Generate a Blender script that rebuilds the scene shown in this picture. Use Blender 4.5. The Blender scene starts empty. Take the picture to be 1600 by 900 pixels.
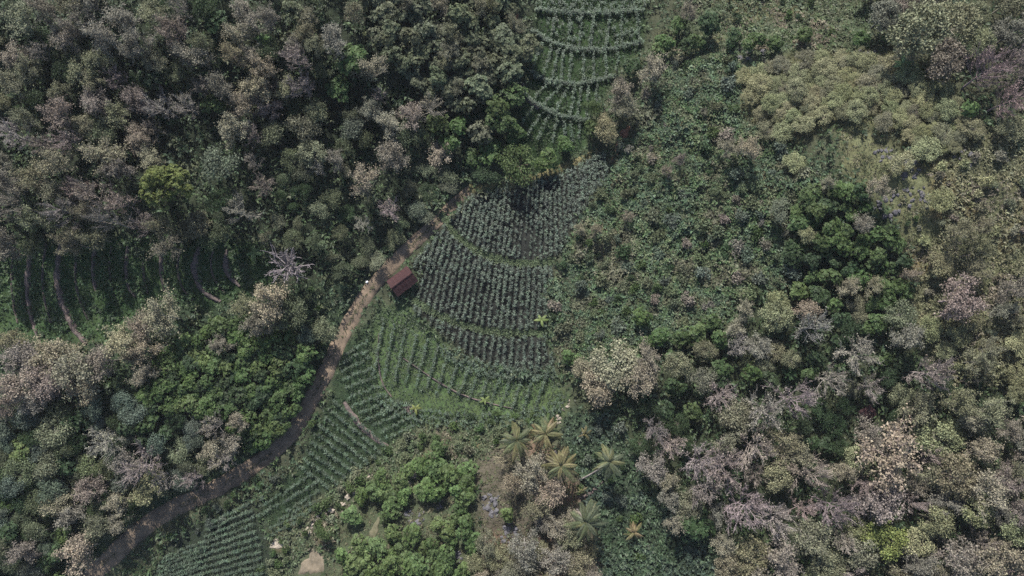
import bpy, math
import numpy as np
from mathutils import Vector, Matrix, Euler

sc = bpy.context.scene
col = sc.collection
rng = np.random.default_rng(11)
R = math.radians

# ------------------------------------------------------------------ camera
TILT, DIST, HALF = R(7.0), 135.0, 100.0 / 135.0
CAM = np.array([0.0, -DIST * math.sin(TILT), DIST * math.cos(TILT)])
cd = bpy.data.cameras.new('camera'); cam = bpy.data.objects.new('camera', cd); col.objects.link(cam)
cam.location = CAM; cam.rotation_euler = (TILT, 0, 0)
cd.sensor_width = 36; cd.lens = 18.0 / HALF; cd.clip_start = 1; cd.clip_end = 6000
sc.camera = cam

# ------------------------------------------------------------------ light
SUN_EL, SUN_AZ = R(43), R(-14)            # azimuth from +Y (top of the picture), negative = towards -X
w = bpy.data.worlds.new('World'); sc.world = w; w.use_nodes = True
nt = w.node_tree; bg = nt.nodes['Background']
sky = nt.nodes.new('ShaderNodeTexSky'); sky.sky_type = 'NISHITA'; sky.sun_disc = False
sky.sun_elevation = SUN_EL; sky.sun_rotation = SUN_AZ
sky.air_density = 1.0; sky.dust_density = 1.5
nt.links.new(sky.outputs[0], bg.inputs[0]); bg.inputs[1].default_value = 0.10
sd = bpy.data.lights.new('sun', 'SUN'); sun = bpy.data.objects.new('sun', sd); col.objects.link(sun)
sd.energy = 4.6; sd.angle = R(0.55); sd.color = (1.0, 0.965, 0.93)
sdir = Vector((math.cos(SUN_EL) * math.sin(SUN_AZ), math.cos(SUN_EL) * math.cos(SUN_AZ), math.sin(SUN_EL)))
sun.rotation_euler = sdir.to_track_quat('Z', 'Y').to_euler(); sun.location = (0, 0, 150)
vs = sc.view_settings
vs.view_transform = 'Standard'; vs.look = 'None'; vs.gamma = 1.0; vs.use_curve_mapping = False
vs.exposure = 1.05
sc.cycles.max_bounces = 6; sc.cycles.diffuse_bounces = 3; sc.cycles.transmission_bounces = 3
sc.cycles.use_denoising = False

# ------------------------------------------------------------------ terrain
CTRL = np.array([
 (100,960,0),(350,800,0),(450,700,0),(560,560,0),(600,450,.6),(690,340,1.5),(760,520,0),(880,300,2.5),(920,100,5),(930,-60,7),
 (750,350,2.2),(850,450,1.2),(700,600,-.6),(600,640,-.8),(520,720,-.8),(430,800,-.8),(330,880,-.5),
 (100,50,19),(300,50,18),(500,50,16),(650,80,14),(100,250,14.5),(300,280,11),(500,280,8),(650,250,6),(750,150,9),(0,-60,22),(300,-60,21),(650,-60,16),(-60,200,17),
 (-60,340,19),(0,340,18),(100,335,17.5),(200,335,16),(300,335,13.5),(400,335,9),(0,430,5),(100,430,4.5),(200,430,3.5),(300,430,2.6),(0,480,4.8),(150,480,4),(420,450,2.2),(480,400,4),
 (100,600,9),(250,600,7.5),(400,600,4),(50,800,8),(200,740,4),(-60,600,11),(-60,900,9),
 (640,820,4.5),(480,870,1),(800,850,5),(900,760,3),(1000,850,3),(650,960,6),(850,960,6),
 (1000,350,5),(1100,250,9.5),(1050,500,6),(1200,150,13),(1300,300,17),(1450,300,22),(1300,200,17.5),(1550,200,20),(1550,450,21),(1400,500,15),
 (1250,500,10.5),(1150,600,6),(1100,750,4.5),(1300,700,8.5),(1500,700,15),(1580,850,14),(1300,870,8),(1400,0,14),(1200,0,9),(1050,50,6.5),(1580,50,15),
 (1660,400,22),(1660,800,18),(1660,100,17),(1400,960,9),(1100,960,4),(1250,-60,10),(1500,-60,15)], float)
CX = (CTRL[:, 0] - 800) * .125; CY = (450 - CTRL[:, 1]) * .125; CH = CTRL[:, 2]
def T(x, y):
    x = np.asarray(x, float); y = np.asarray(y, float); sh = x.shape
    x = np.clip(x.ravel(), -118, 118); y = np.clip(y.ravel(), -72, 72)
    out = np.empty_like(x); s2 = 2 * 9.5 ** 2
    for i in range(0, len(x), 20000):
        d2 = (x[i:i+20000, None] - CX) ** 2 + (y[i:i+20000, None] - CY) ** 2
        d2 -= d2.min(axis=1, keepdims=True)
        k = np.exp(-d2 / s2); out[i:i+20000] = (k * CH).sum(1) / k.sum(1)
    out += .22 * np.sin(x * .9 + 1.3 * np.sin(y * .5)) * np.sin(y * .8 + np.sin(x * .37)) + .1 * np.sin(x * 2.3 + y * 1.1) * np.sin(y * 2.1 - x)
    return out.reshape(sh)
FW = np.array([0, math.sin(TILT), -math.cos(TILT)]); UP = np.array([0, math.cos(TILT), math.sin(TILT)])
def project(x, y, z):
    vx = np.asarray(x) - CAM[0]; vy = np.asarray(y) - CAM[1]; vz = np.asarray(z) - CAM[2]
    f = vy * FW[1] + vz * FW[2]; u = vy * UP[1] + vz * UP[2]
    return 800 + 800 * vx / f / HALF, 450 - 800 * u / f / HALF
def ground(px, py, h=0.0):
    """photo pixel -> the ground point whose point h metres above it is seen there"""
    px = np.asarray(px, float); py = np.asarray(py, float)
    dx = (px - 800) / 800 * HALF; dy = (450 - py) / 800 * HALF
    d = np.stack([dx, FW[1] + dy * UP[1], FW[2] + dy * UP[2]], -1)
    z = np.zeros_like(px)
    for _ in range(9):
        t = (z + h - CAM[2]) / d[..., 2]
        X = CAM[0] + t * d[..., 0]; Y = CAM[1] + t * d[..., 1]
        z = .5 * z + .5 * T(X, Y) if _ < 7 else T(X, Y)
    return X, Y, T(X, Y)
def PIX(x, y):                     # metres per photo pixel at a ground point
    return .125 * (DIST - T(x, y)) / DIST

def inside(px, py, poly):
    px = np.asarray(px); py = np.asarray(py); r = np.zeros(px.shape, bool); n = len(poly)
    for i in range(n):
        x1, y1 = poly[i]; x2, y2 = poly[(i + 1) % n]
        if y1 == y2: continue
        c = ((y1 > py) != (y2 > py)) & (px < (x2 - x1) * (py - y1) / (y2 - y1) + x1); r ^= c
    return r
def vnoise(x, y, s, seed=0):
    """smooth value noise 0..1"""
    x = np.asarray(x) / s + 91.3 * seed; y = np.asarray(y) / s - 37.7 * seed
    xi = np.floor(x); yi = np.floor(y); fx = x - xi; fy = y - yi
    fx = fx * fx * (3 - 2 * fx); fy = fy * fy * (3 - 2 * fy)
    h = lambda a, b: np.modf(np.abs(np.sin(a * 127.1 + b * 311.7 + seed * 17.3) * 43758.5453))[0]
    return (h(xi, yi) * (1 - fx) + h(xi + 1, yi) * fx) * (1 - fy) + (h(xi, yi + 1) * (1 - fx) + h(xi + 1, yi + 1) * fx) * fy

# ------------------------------------------------------------------ materials
def nodes(m):
    m.use_nodes = True; t = m.node_tree; t.nodes.clear(); return t, t.nodes.new, t.links.new
def leaf_mat(name, src='OBJECT', var=.35, hue=.018, rough=.55, trans=.22, spec=.25):
    m = bpy.data.materials.new(name); t, N, L = nodes(m)
    if src == 'OBJECT':
        o = N('ShaderNodeObjectInfo'); base = o.outputs['Color']
    else:
        o = N('ShaderNodeAttribute'); o.attribute_name = 'col'; base = o.outputs['Color']
    g = N('ShaderNodeNewGeometry')
    hs = N('ShaderNodeHueSaturation'); L(base, hs.inputs['Color'])
    mr = N('ShaderNodeMapRange'); L(g.outputs['Random Per Island'], mr.inputs[0]); mr.inputs[3].default_value = 1 - var; mr.inputs[4].default_value = 1 + var
    nz = N('ShaderNodeTexNoise'); nz.inputs['Scale'].default_value = .55; nz.inputs['Detail'].default_value = 3; L(g.outputs['Position'], nz.inputs['Vector'])
    nr = N('ShaderNodeMapRange'); L(nz.outputs[0], nr.inputs[0]); nr.inputs[1].default_value = .3; nr.inputs[2].default_value = .7; nr.inputs[3].default_value = .72; nr.inputs[4].default_value = 1.28
    mu = N('ShaderNodeMath'); mu.operation = 'MULTIPLY'; L(mr.outputs[0], mu.inputs[0]); L(nr.outputs[0], mu.inputs[1]); L(mu.outputs[0], hs.inputs['Value'])
    wn = N('ShaderNodeTexWhiteNoise'); wn.noise_dimensions = '1D'; L(g.outputs['Random Per Island'], wn.inputs['W'])
    m2 = N('ShaderNodeMapRange'); L(wn.outputs['Value'], m2.inputs[0]); m2.inputs[3].default_value = .5 - hue; m2.inputs[4].default_value = .5 + hue
    L(m2.outputs[0], hs.inputs['Hue'])
    p = N('ShaderNodeBsdfPrincipled'); L(hs.outputs[0], p.inputs['Base Color']); p.inputs['Roughness'].default_value = rough
    p.inputs['Specular IOR Level'].default_value = spec
    tr = N('ShaderNodeBsdfTranslucent'); L(hs.outputs[0], tr.inputs['Color'])
    mx = N('ShaderNodeMixShader'); mx.inputs[0].default_value = trans
    L(p.outputs[0], mx.inputs[1]); L(tr.outputs[0], mx.inputs[2])
    o2 = N('ShaderNodeOutputMaterial'); L(mx.outputs[0], o2.inputs[0]); return m
def bark_mat(name, color=None):
    m = bpy.data.materials.new(name); t, N, L = nodes(m)
    n = N('ShaderNodeTexNoise'); n.inputs['Scale'].default_value = 3.0; n.inputs['Detail'].default_value = 4
    mr = N('ShaderNodeMapRange'); L(n.outputs[0], mr.inputs[0]); mr.inputs[1].default_value = .3; mr.inputs[2].default_value = .7; mr.inputs[3].default_value = .65; mr.inputs[4].default_value = 1.25
    hs = N('ShaderNodeHueSaturation'); L(mr.outputs[0], hs.inputs['Value'])
    if color: hs.inputs['Color'].default_value = (*color, 1)
    else:
        o = N('ShaderNodeObjectInfo'); L(o.outputs['Color'], hs.inputs['Color'])
    p = N('ShaderNodeBsdfPrincipled'); p.inputs['Roughness'].default_value = .85; p.inputs['Specular IOR Level'].default_value = .15
    L(hs.outputs[0], p.inputs['Base Color']); o2 = N('ShaderNodeOutputMaterial'); L(p.outputs[0], o2.inputs[0]); return m
def soil_mat(name, c1, c2, scale=.8, bump=.4, c3=None):
    m = bpy.data.materials.new(name); t, N, L = nodes(m)
    tc = N('ShaderNodeTexCoord')
    n = N('ShaderNodeTexNoise'); n.inputs['Scale'].default_value = scale; n.inputs['Detail'].default_value = 8; n.inputs['Roughness'].default_value = .65
    L(tc.outputs['Object'], n.inputs['Vector'])
    cr = N('ShaderNodeValToRGB'); L(n.outputs[0], cr.inputs[0]); e = cr.color_ramp.elements
    e[0].position = .36; e[0].color = (*c1, 1); e[1].position = .64; e[1].color = (*c2, 1)
    if c3: k = e.new(.78); k.color = (*c3, 1)
    n2 = N('ShaderNodeTexNoise'); n2.inputs['Scale'].default_value = 6; n2.inputs['Detail'].default_value = 6; L(tc.outputs['Object'], n2.inputs['Vector'])
    b = N('ShaderNodeBump'); b.inputs['Strength'].default_value = bump; b.inputs['Distance'].default_value = .15; L(n2.outputs[0], b.inputs['Height'])
    p = N('ShaderNodeBsdfPrincipled'); p.inputs['Roughness'].default_value = .95; p.inputs['Specular IOR Level'].default_value = .1
    L(cr.outputs[0], p.inputs['Base Color']); L(b.outputs[0], p.inputs['Normal'])
    o2 = N('ShaderNodeOutputMaterial'); L(p.outputs[0], o2.inputs[0]); return m
def ground_mat():
    m = bpy.data.materials.new('ground'); t, N, L = nodes(m)
    a = N('ShaderNodeAttribute'); a.attribute_name = 'col'
    tc = N('ShaderNodeTexCoord')
    n = N('ShaderNodeTexNoise'); n.inputs['Scale'].default_value = 1.1; n.inputs['Detail'].default_value = 10; n.inputs['Roughness'].default_value = .7; L(tc.outputs['Object'], n.inputs['Vector'])
    mr = N('ShaderNodeMapRange'); L(n.outputs[0], mr.inputs[0]); mr.inputs[1].default_value = .3; mr.inputs[2].default_value = .7; mr.inputs[3].default_value = .6; mr.inputs[4].default_value = 1.4
    n3 = N('ShaderNodeTexNoise'); n3.inputs['Scale'].default_value = .35; n3.inputs['Detail'].default_value = 5; L(tc.outputs['Object'], n3.inputs['Vector'])
    m3 = N('ShaderNodeMapRange'); L(n3.outputs[0], m3.inputs[0]); m3.inputs[3].default_value = .46; m3.inputs[4].default_value = .54
    hs = N('ShaderNodeHueSaturation'); L(a.outputs['Color'], hs.inputs['Color']); L(mr.outputs[0], hs.inputs['Value']); L(m3.outputs[0], hs.inputs['Hue'])
    n2 = N('ShaderNodeTexNoise'); n2.inputs['Scale'].default_value = 4; n2.inputs['Detail'].default_value = 8; L(tc.outputs['Object'], n2.inputs['Vector'])
    b = N('ShaderNodeBump'); b.inputs['Strength'].default_value = .6; b.inputs['Distance'].default_value = .25; L(n2.outputs[0], b.inputs['Height'])
    p = N('ShaderNodeBsdfPrincipled'); p.inputs['Roughness'].default_value = .95; p.inputs['Specular IOR Level'].default_value = .1
    L(hs.outputs[0], p.inputs['Base Color']); L(b.outputs[0], p.inputs['Normal'])
    o2 = N('ShaderNodeOutputMaterial'); L(p.outputs[0], o2.inputs[0]); return m
M = dict(leaf=leaf_mat('leaf', var=.42, spec=.15), stuff=leaf_mat('plant', 'ATTR', var=.3, hue=.02), crop=leaf_mat('crop_leaf', 'ATTR', var=.5, hue=.012, rough=.5, trans=.12, spec=.25),
         maize=leaf_mat('maize_leaf', 'OBJECT', var=.5, hue=.012, rough=.5, trans=.12, spec=.25),
         frond=leaf_mat('frond', 'OBJECT', var=.3, hue=.02, rough=.55, spec=.2), bark=bark_mat('bark'), ground=ground_mat(),
         road=soil_mat('road_earth', (.095, .076, .056), (.185, .138, .096), .6, .5, (.28, .195, .13)),
         bank=soil_mat('bank_earth', (.06, .052, .05), (.135, .105, .09), 1.6, .8, (.24, .175, .13)),
         pale=soil_mat('pale_stone', (.19, .165, .13), (.34, .295, .235), 2.2, .8),
         rock=soil_mat('violet_limestone', (.058, .056, .059), (.13, .125, .132), 2.4, 1.0),
         bare=soil_mat('bare_soil', (.10, .058, .042), (.19, .10, .065), 1.3, .6))

# ------------------------------------------------------------------ mesh helpers
def mesh_np(name, V, F, mat, cols=None, smooth=False):
    me = bpy.data.meshes.new(name); V = np.asarray(V, np.float32); F = np.asarray(F, np.int32); k = F.shape[1]
    me.vertices.add(len(V)); me.vertices.foreach_set('co', V.ravel())
    me.loops.add(F.size); me.loops.foreach_set('vertex_index', F.ravel())
    me.polygons.add(len(F)); me.polygons.foreach_set('loop_start', np.arange(0, F.size, k, dtype=np.int32))
    me.update(calc_edges=True)
    if smooth: me.polygons.foreach_set('use_smooth', np.ones(len(F), bool))
    if cols is not None:
        a = me.color_attributes.new('col', 'FLOAT_COLOR', 'POINT'); c = np.ones((len(V), 4), np.float32); c[:, :3] = cols; a.data.foreach_set('color', c.ravel())
    me.materials.append(mat); return me
def link(name, data, parent=None, color=None):
    o = bpy.data.objects.new(name, data); col.objects.link(o)
    if parent is not None: o.parent = parent
    if color is not None: o.color = (*color, 1)
    return o
def tag(o, label=None, cat=None, group=None, kind=None):
    if label: o['label'] = label
    if cat: o['category'] = cat
    if group: o['group'] = group
    if kind: o['kind'] = kind
    return o
def norm(a): return a / np.maximum(np.linalg.norm(a, axis=-1, keepdims=True), 1e-9)
class Geo:
    """collects quads"""
    def __init__(s): s.V = []; s.F = []; s.C = []; s.n = 0
    def add(s, V, F, C=None):
        s.V.append(V); s.F.append(F + s.n); s.n += len(V)
        if C is not None: s.C.append(C)
    def leaves(s, B, D, N, Ln, W, droop=.25, C=None):
        D = norm(D); S = norm(np.cross(D, N)); Nn = norm(np.cross(S, D)); Ln = np.broadcast_to(Ln, (len(B),))[:, None]; W = np.broadcast_to(W, (len(B),))[:, None]
        mid = B + D * Ln * .5 + Nn * Ln * .06; tip = B + D * Ln - Nn * Ln * droop
        V = np.stack([B, mid + S * W * .5, tip, mid - S * W * .5], 1).reshape(-1, 3)
        F = np.arange(len(V)).reshape(-1, 4); s.add(V, F, None if C is None else np.repeat(C, 4, 0))
    def tubes(s, P0, P1, R0, R1, k=4):
        P0, P1 = np.asarray(P0), np.asarray(P1); R0 = np.asarray(R0)[:, None, None]; R1 = np.asarray(R1)[:, None, None]
        D = norm(P1 - P0); A = np.where(np.abs(D[:, 2:3]) < .9, np.array([[0, 0, 1.]]), np.array([[1., 0, 0]])); U = norm(np.cross(D, A)); Wv = np.cross(D, U)
        a = np.arange(k) * 2 * math.pi / k; ring = U[:, None] * np.cos(a)[None, :, None] + Wv[:, None] * np.sin(a)[None, :, None]
        V = np.concatenate([P0[:, None] + ring * R0, P1[:, None] + ring * R1], 1).reshape(-1, 3)
        i = np.arange(k); f = np.stack([i, (i + 1) % k, (i + 1) % k + k, i + k], 1)
        F = (f[None] + (np.arange(len(P0)) * 2 * k)[:, None, None]).reshape(-1, 4); s.add(V, F)
    def build(s, name, mat, smooth=False):
        return mesh_np(name, np.concatenate(s.V), np.concatenate(s.F), mat, np.concatenate(s.C) if s.C else None, smooth)
def rdir(n, up=0.0, r=None):
    r = r or rng
    v = r.normal(size=(n, 3)); v = norm(v); v[:, 2] += up; return norm(v)

# ------------------------------------------------------------------ tree prototypes: lists of (part name, mesh, is_bark); crown radius and height are recorded
def skeleton(h, rad, limbs, subs, twigs, up, lean=(0, 0), jit=.22, bole=.3, spr=.55):
    """tapering trunk, limbs, branches, twigs; returns segments and twig tips"""
    S = []; tips = []
    def poly(p, d, ln, n, r0, r1, curve):
        pts = [p]
        for i in range(n):
            d = norm(d + rng.normal(size=3) * jit + np.array([0, 0, curve])); q = pts[-1] + d * ln / n
            S.append((pts[-1], q, r0 + (r1 - r0) * i / n, r0 + (r1 - r0) * (i + 1) / n)); pts.append(q)
        return pts
    tp = [np.array([0, 0, -.4])]
    n = 6; r0 = .045 * h * .5
    for i in range(n):
        q = np.array([lean[0] * ((i + 1) / n) ** 1.5, lean[1] * ((i + 1) / n) ** 1.5, (i + 1) / n * h * .82]) + rng.normal(size=3) * np.array([.06, .06, 0])
        S.append((tp[-1], q, r0 * (1 - .75 * i / n), r0 * (1 - .75 * (i + 1) / n))); tp.append(q)
    for j in range(limbs):
        f = bole + (1 - bole) * (j + .5) / limbs; k = min(int(f * n), n - 1); p = tp[k] + (tp[k + 1] - tp[k]) * (f * n - k)
        az = j * 2.4 + rng.normal() * .3; el = up * (.35 + .9 * (f - bole) / (1 - bole)) + rng.normal() * .1
        d = np.array([math.cos(az) * math.cos(el), math.sin(az) * math.cos(el), math.sin(el)])
        ln = rad * (1.08 - .35 * (f - bole) / (1 - bole)) * rng.uniform(.68, 1.25)
        lp = poly(p, d, ln, 5, r0 * .4, .03, .1)
        for s in range(subs):
            g = .3 + .7 * (s + .5) / subs; kk = min(int(g * 5), 4); q = lp[kk] + (lp[kk + 1] - lp[kk]) * (g * 5 - kk)
            dd = norm(norm(lp[kk + 1] - lp[kk]) * .9 + rng.normal(size=3) * spr + np.array([0, 0, .22]))
            bp = poly(q, dd, ln * .42 * rng.uniform(.7, 1.2), 3, .042, .022, .08)
            for tt in range(twigs):
                a = bp[1 + tt % 3]; tw = poly(a, norm(norm(dd) * .8 + rng.normal(size=3) * spr + np.array([0, 0, .25])), ln * .2 * rng.uniform(.6, 1.3), 2, .028, .014, .06)
                tips.append(tw[-1])
            tips.append(bp[-1])
        tips.append(lp[-1])
    return S, np.array(tips)
def seg_mesh(name, S, k=4):
    g = Geo(); S4 = [np.array(x) for x in zip(*S)]
    g.tubes(S4[0], S4[1], S4[2], S4[3], k); return g.build(name, M['bark'], True)
def split_skel(S, rmin):  # trunk and limbs / thin branches
    return S[:6], S[6:]
PROTO = {}
def put(kind, parts, rad, h): PROTO.setdefault(kind, []).append((parts, rad, h))
def lumpy(n, rad, hgt, z0, lumps, lr, shell=.5, low=-.25):
    """points and outward normals on a crown made of several lumps"""
    a = rng.uniform(0, 2 * math.pi, lumps); rr = np.sqrt(rng.uniform(.05, 1, lumps)) * (rad - lr * .8)
    Cn = np.stack([np.cos(a) * rr, np.sin(a) * rr, z0 + hgt * (1 - (rr / rad) ** 2) * rng.uniform(.6, 1, lumps) - lr * .6], 1)
    Lr = lr * rng.uniform(.7, 1.25, lumps); pick = rng.choice(lumps, n, p=Lr ** 2 / (Lr ** 2).sum())
    d = rdir(n, .35); d[:, 2] = np.where(d[:, 2] < low, -d[:, 2] * .5, d[:, 2]); d = norm(d)
    P = Cn[pick] + d * (Lr[pick] * (1 - shell * rng.uniform(0, 1, n) ** 2.2))[:, None] * np.array([1, 1, .8]); return P, d, Cn
def trunk_limbs(h, tips, r0):
    S = [(np.array([0, 0, -.4]), np.array([.05, .03, h * .3]), r0, r0 * .8), (np.array([.05, .03, h * .3]), np.array([0, .05, h * .5]), r0 * .8, r0 * .65)]
    for t in tips:
        m = np.array([t[0] * .45, t[1] * .45, h * .5 + (t[2] - h * .5) * .45]); S.append((np.array([0, .05, h * .5]), m, r0 * .45, r0 * .3)); S.append((m, t, r0 * .3, .03))
    return seg_mesh('trunk', S, 5)
for v in range(5):      # dry-leaved trees: branches with sparse tufts
    h, rad = 8.0, 3.5
    S, tips = skeleton(h, rad, 13, 7, 4, .75, jit=.18); g = Geo()
    k = 9; n = len(tips) * k; B = np.repeat(tips, k, 0) + rng.normal(size=(n, 3)) * .3
    cen = np.array([0, 0, h * .45]); keep = rng.uniform(size=n) < np.repeat(rng.uniform(.35, 1, len(tips)), k); B = B[keep]; n = len(B)
    D = norm(rdir(n, .1) + .5 * norm(B - cen)); N = rdir(n, 1.4)
    g.leaves(B, D, N, rng.uniform(.2, .42, n), rng.uniform(.12, .25, n))
    put('dry', [('trunk', seg_mesh('trunk', S[:6], 6), 1), ('branches', seg_mesh('branches', S[6:], 3), 1), ('crown', g.build('crown', M['leaf']), 0)], rad + .5, h)
for v in range(5):      # bare trees
    h, rad = 8.5, 3.5
    S, tips = skeleton(h, rad, 19, 9, 5, .72, jit=.09, bole=.3, spr=.34); S = S[:6] + [(a, b, min(q, .085) if q > .05 else min(q, .042), min(w_, .07) if q > .05 else min(w_, .038)) for a, b, q, w_ in S[6:]]; g = Geo()
    sel = tips[rng.uniform(size=len(tips)) < .16]; n = len(sel) * 3; B = np.repeat(sel, 3, 0) + rng.normal(size=(n, 3)) * .15
    g.leaves(B, rdir(n), rdir(n, 1.2), rng.uniform(.2, .36, n), rng.uniform(.12, .22, n))
    put('bare', [('trunk', seg_mesh('trunk', S[:6], 6), 1), ('branches', seg_mesh('branches', S[6:], 3), 1), ('crown', g.build('crown', M['leaf']), 0)], rad + .5, h)
for v in range(1):      # one very pale, quite leafless star of branches
    h, rad = 8.0, 3.2
    S, tips = skeleton(h, rad, 30, 6, 3, .5, jit=.12, bole=.72, spr=.36); S = S[:6] + [(a, b, q * 1.9, w_ * 1.9) for a, b, q, w_ in S[6:]]; S = [(a, b, min(q, .12), min(w_, .09)) for a, b, q, w_ in S]
    put('star', [('trunk', seg_mesh('trunk', S[:6], 6), 1), ('branches', seg_mesh('branches', S[6:], 4), 1)], rad + .3, h)
for v in range(5):      # broadleaf domes of rosettes
    h, rad = 4.6, 2.3
    P, d, Cn = lumpy(150, rad, 2.2, h - 2.3, 13, .85, .35); g = Geo(); k = 8
    ax = norm(d + np.array([0, 0, .7])); n = len(P) * k
    U = norm(np.cross(ax, rdir(len(P)))); Wv = np.cross(ax, U); a = (np.arange(k) * 2 * math.pi / k)[None] + rng.uniform(0, 6, (len(P), 1)) + rng.normal(size=(len(P), k)) * .2
    el = rng.uniform(.05, .75, (len(P), k))
    D = (U[:, None] * np.cos(a)[..., None] + Wv[:, None] * np.sin(a)[..., None]) * np.cos(el)[..., None] + ax[:, None] * np.sin(el)[..., None]
    g.leaves(np.repeat(P, k, 0), D.reshape(-1, 3), np.repeat(ax, k, 0), rng.uniform(.3, .52, n), rng.uniform(.15, .25, n), .3)
    put('clump', [('trunk', trunk_limbs(h, Cn, .16), 1), ('crown', g.build('crown', M['leaf']), 0)], rad, h)
for v in range(1):      # one big close dome of rosettes
    h, rad = 8.5, 5.4
    P, d, Cn = lumpy(900, rad, 4.4, h - 4.4, 34, 1.25, .25); g = Geo(); k = 8
    ax = norm(d + np.array([0, 0, .7])); n = len(P) * k
    U = norm(np.cross(ax, rdir(len(P)))); Wv = np.cross(ax, U); a = (np.arange(k) * 2 * math.pi / k)[None] + rng.uniform(0, 6, (len(P), 1)) + rng.normal(size=(len(P), k)) * .2
    el = rng.uniform(.05, .75, (len(P), k))
    D = (U[:, None] * np.cos(a)[..., None] + Wv[:, None] * np.sin(a)[..., None]) * np.cos(el)[..., None] + ax[:, None] * np.sin(el)[..., None]
    g.leaves(np.repeat(P, k, 0), D.reshape(-1, 3), np.repeat(ax, k, 0), rng.uniform(.28, .5, n), rng.uniform(.14, .24, n), .3)
    put('dome', [('trunk', trunk_limbs(h, Cn, .3), 1), ('crown', g.build('crown', M['leaf']), 0)], rad, h)
for v in range(5):      # yellowing canopy trees
    h, rad = 8.0, 3.6
    P, d, Cn = lumpy(3600, rad * rng.uniform(.92, 1.1), 2.8, h - 3.2, 30, .85, .7); g = Geo(); n = len(P); P += rng.normal(size=P.shape) * .22
    g.leaves(P, norm(rdir(n) + .35 * d), norm(d + rdir(n, .6)), rng.uniform(.2, .42, n), rng.uniform(.13, .25, n))
    put('olive', [('trunk', trunk_limbs(h, Cn, .2), 1), ('crown', g.build('crown', M['leaf']), 0)], rad, h)
for v in range(5):      # small feathery trees
    h, rad = 4.6, 2.0
    P, d, Cn = lumpy(2300, rad, 1.9, h - 2.1, 10, .8, .8); g = Geo(); n = len(P)
    P += rng.normal(size=P.shape) * .12
    g.leaves(P, norm(rdir(n) + .5 * d), norm(d + rdir(n, .5)), rng.uniform(.14, .32, n), rng.uniform(.06, .13, n), .4)
    put('soft', [('trunk', trunk_limbs(h, Cn, .11), 1), ('crown', g.build('crown', M['leaf']), 0)], rad, h)
for v in range(5):      # shrubs
    h, rad = 1.7, 1.0
    P, d, Cn = lumpy(330, rad, 1.0, h - .9, 6, .45, .5); g = Geo(); n = len(P)
    g.leaves(P, norm(rdir(n) + .5 * d), norm(d + rdir(n, .6)), rng.uniform(.2, .4, n), rng.uniform(.1, .2, n), .3)
    put('shrub', [('stem', trunk_limbs(h, Cn, .06), 1), ('crown', g.build('crown', M['leaf']), 0)], rad, h)

# ------------------------------------------------------------------ regions of the photograph (used to know what grows on each piece of ground)
POLY = dict(
 forest=[(-80,-80),(845,-80),(838,60),(822,120),(800,160),(800,220),(735,285),(690,325),(640,370),(590,425),(560,455),(530,430),(480,440),(420,385),(300,385),(-80,385)],
 terr=[(-80,375),(300,375),(410,385),(440,430),(420,455),(380,470),(330,480),(290,470),(240,475),(190,520),(140,535),(-80,520)],
 lowleft=[(-80,500),(150,530),(200,500),(290,460),(390,450),(480,440),(530,440),(560,460),(525,540),(500,590),(470,650),(430,700),(330,760),(250,795),(190,840),(130,900),(100,980),(-80,980)],
 corn=[(735,305),(800,292),(880,272),(945,235),(952,270),(905,340),(875,400),(855,450),(852,520),(868,572),(800,580),(740,560),(690,525),(640,478),(658,446),(645,410),(682,368),(712,330)],
 mid=[(585,475),(635,482),(690,535),(740,570),(800,588),(868,580),(888,620),(870,655),(760,665),(650,660),(590,625),(575,560),(580,510)],
 midrows=[(530,545),(575,500),(585,560),(590,625),(650,660),(610,700),(560,740),(500,770),(430,830),(400,800),(470,720),(505,640)],
 lowrows=[(260,860),(330,800),(390,785),(425,840),(445,900),(440,960),(200,960)],
 top=[(845,-60),(1005,-60),(1010,70),(960,110),(950,150),(920,185),(915,235),(860,262),(800,270),(798,200),(820,150),(835,60)],
 slope=[(960,240),(985,190),(1010,140),(1060,90),(1130,80),(1200,110),(1190,180),(1230,230),(1290,270),(1260,330),(1270,420),(1220,450),(1140,490),(1080,520),(990,560),(900,600),(870,560),(855,450),(880,400),(910,340),(950,270)],
 hilltop=[(1160,110),(1220,85),(1300,75),(1400,85),(1490,130),(1530,190),(1510,250),(1450,265),(1400,225),(1330,190),(1290,200),(1260,225),(1200,215),(1160,180)],
 meadow=[(1310,190),(1390,225),(1450,270),(1480,340),(1440,400),(1400,390),(1370,300),(1310,260)],
 east=[(1440,265),(1520,230),(1560,200),(1690,180),(1690,640),(1560,600),(1480,600),(1440,540),(1420,480),(1420,400),(1475,340)],
 green=[(1240,330),(1290,285),(1345,290),(1385,320),(1405,390),(1430,455),(1395,485),(1330,455),(1270,430),(1240,400)],
 lowright=[(890,620),(950,545),(1010,540),(1100,550),(1140,490),(1220,450),(1270,430),(1330,455),(1400,490),(1440,540),(1480,600),(1560,600),(1690,640),(1690,980),(1130,980),(1120,830),(1010,760),(1000,700),(960,650),(900,650)],
 field=[(1090,-60),(1360,-60),(1365,50),(1330,75),(1220,80),(1130,80),(1060,85),(1030,60),(1060,20)],
 topright=[(1360,-60),(1690,-60),(1690,200),(1560,200),(1500,130),(1400,85),(1345,60)],
 mound=[(540,790),(600,745),(680,715),(740,740),(740,800),(735,960),(500,960),(520,860)],
 scrub=[(740,690),(800,680),(880,700),(920,770),(935,860),(930,960),(735,960),(745,800)],
 lowcrop=[(885,640),(960,655),(1000,720),(1020,770),(1120,840),(1130,960),(925,960),(930,840),(900,750),(880,690)],
 verge=[(600,700),(660,665),(770,660),(800,690),(740,720),(680,715),(600,745),(540,800),(480,900),(400,900),(430,830),(500,780)])
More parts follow.
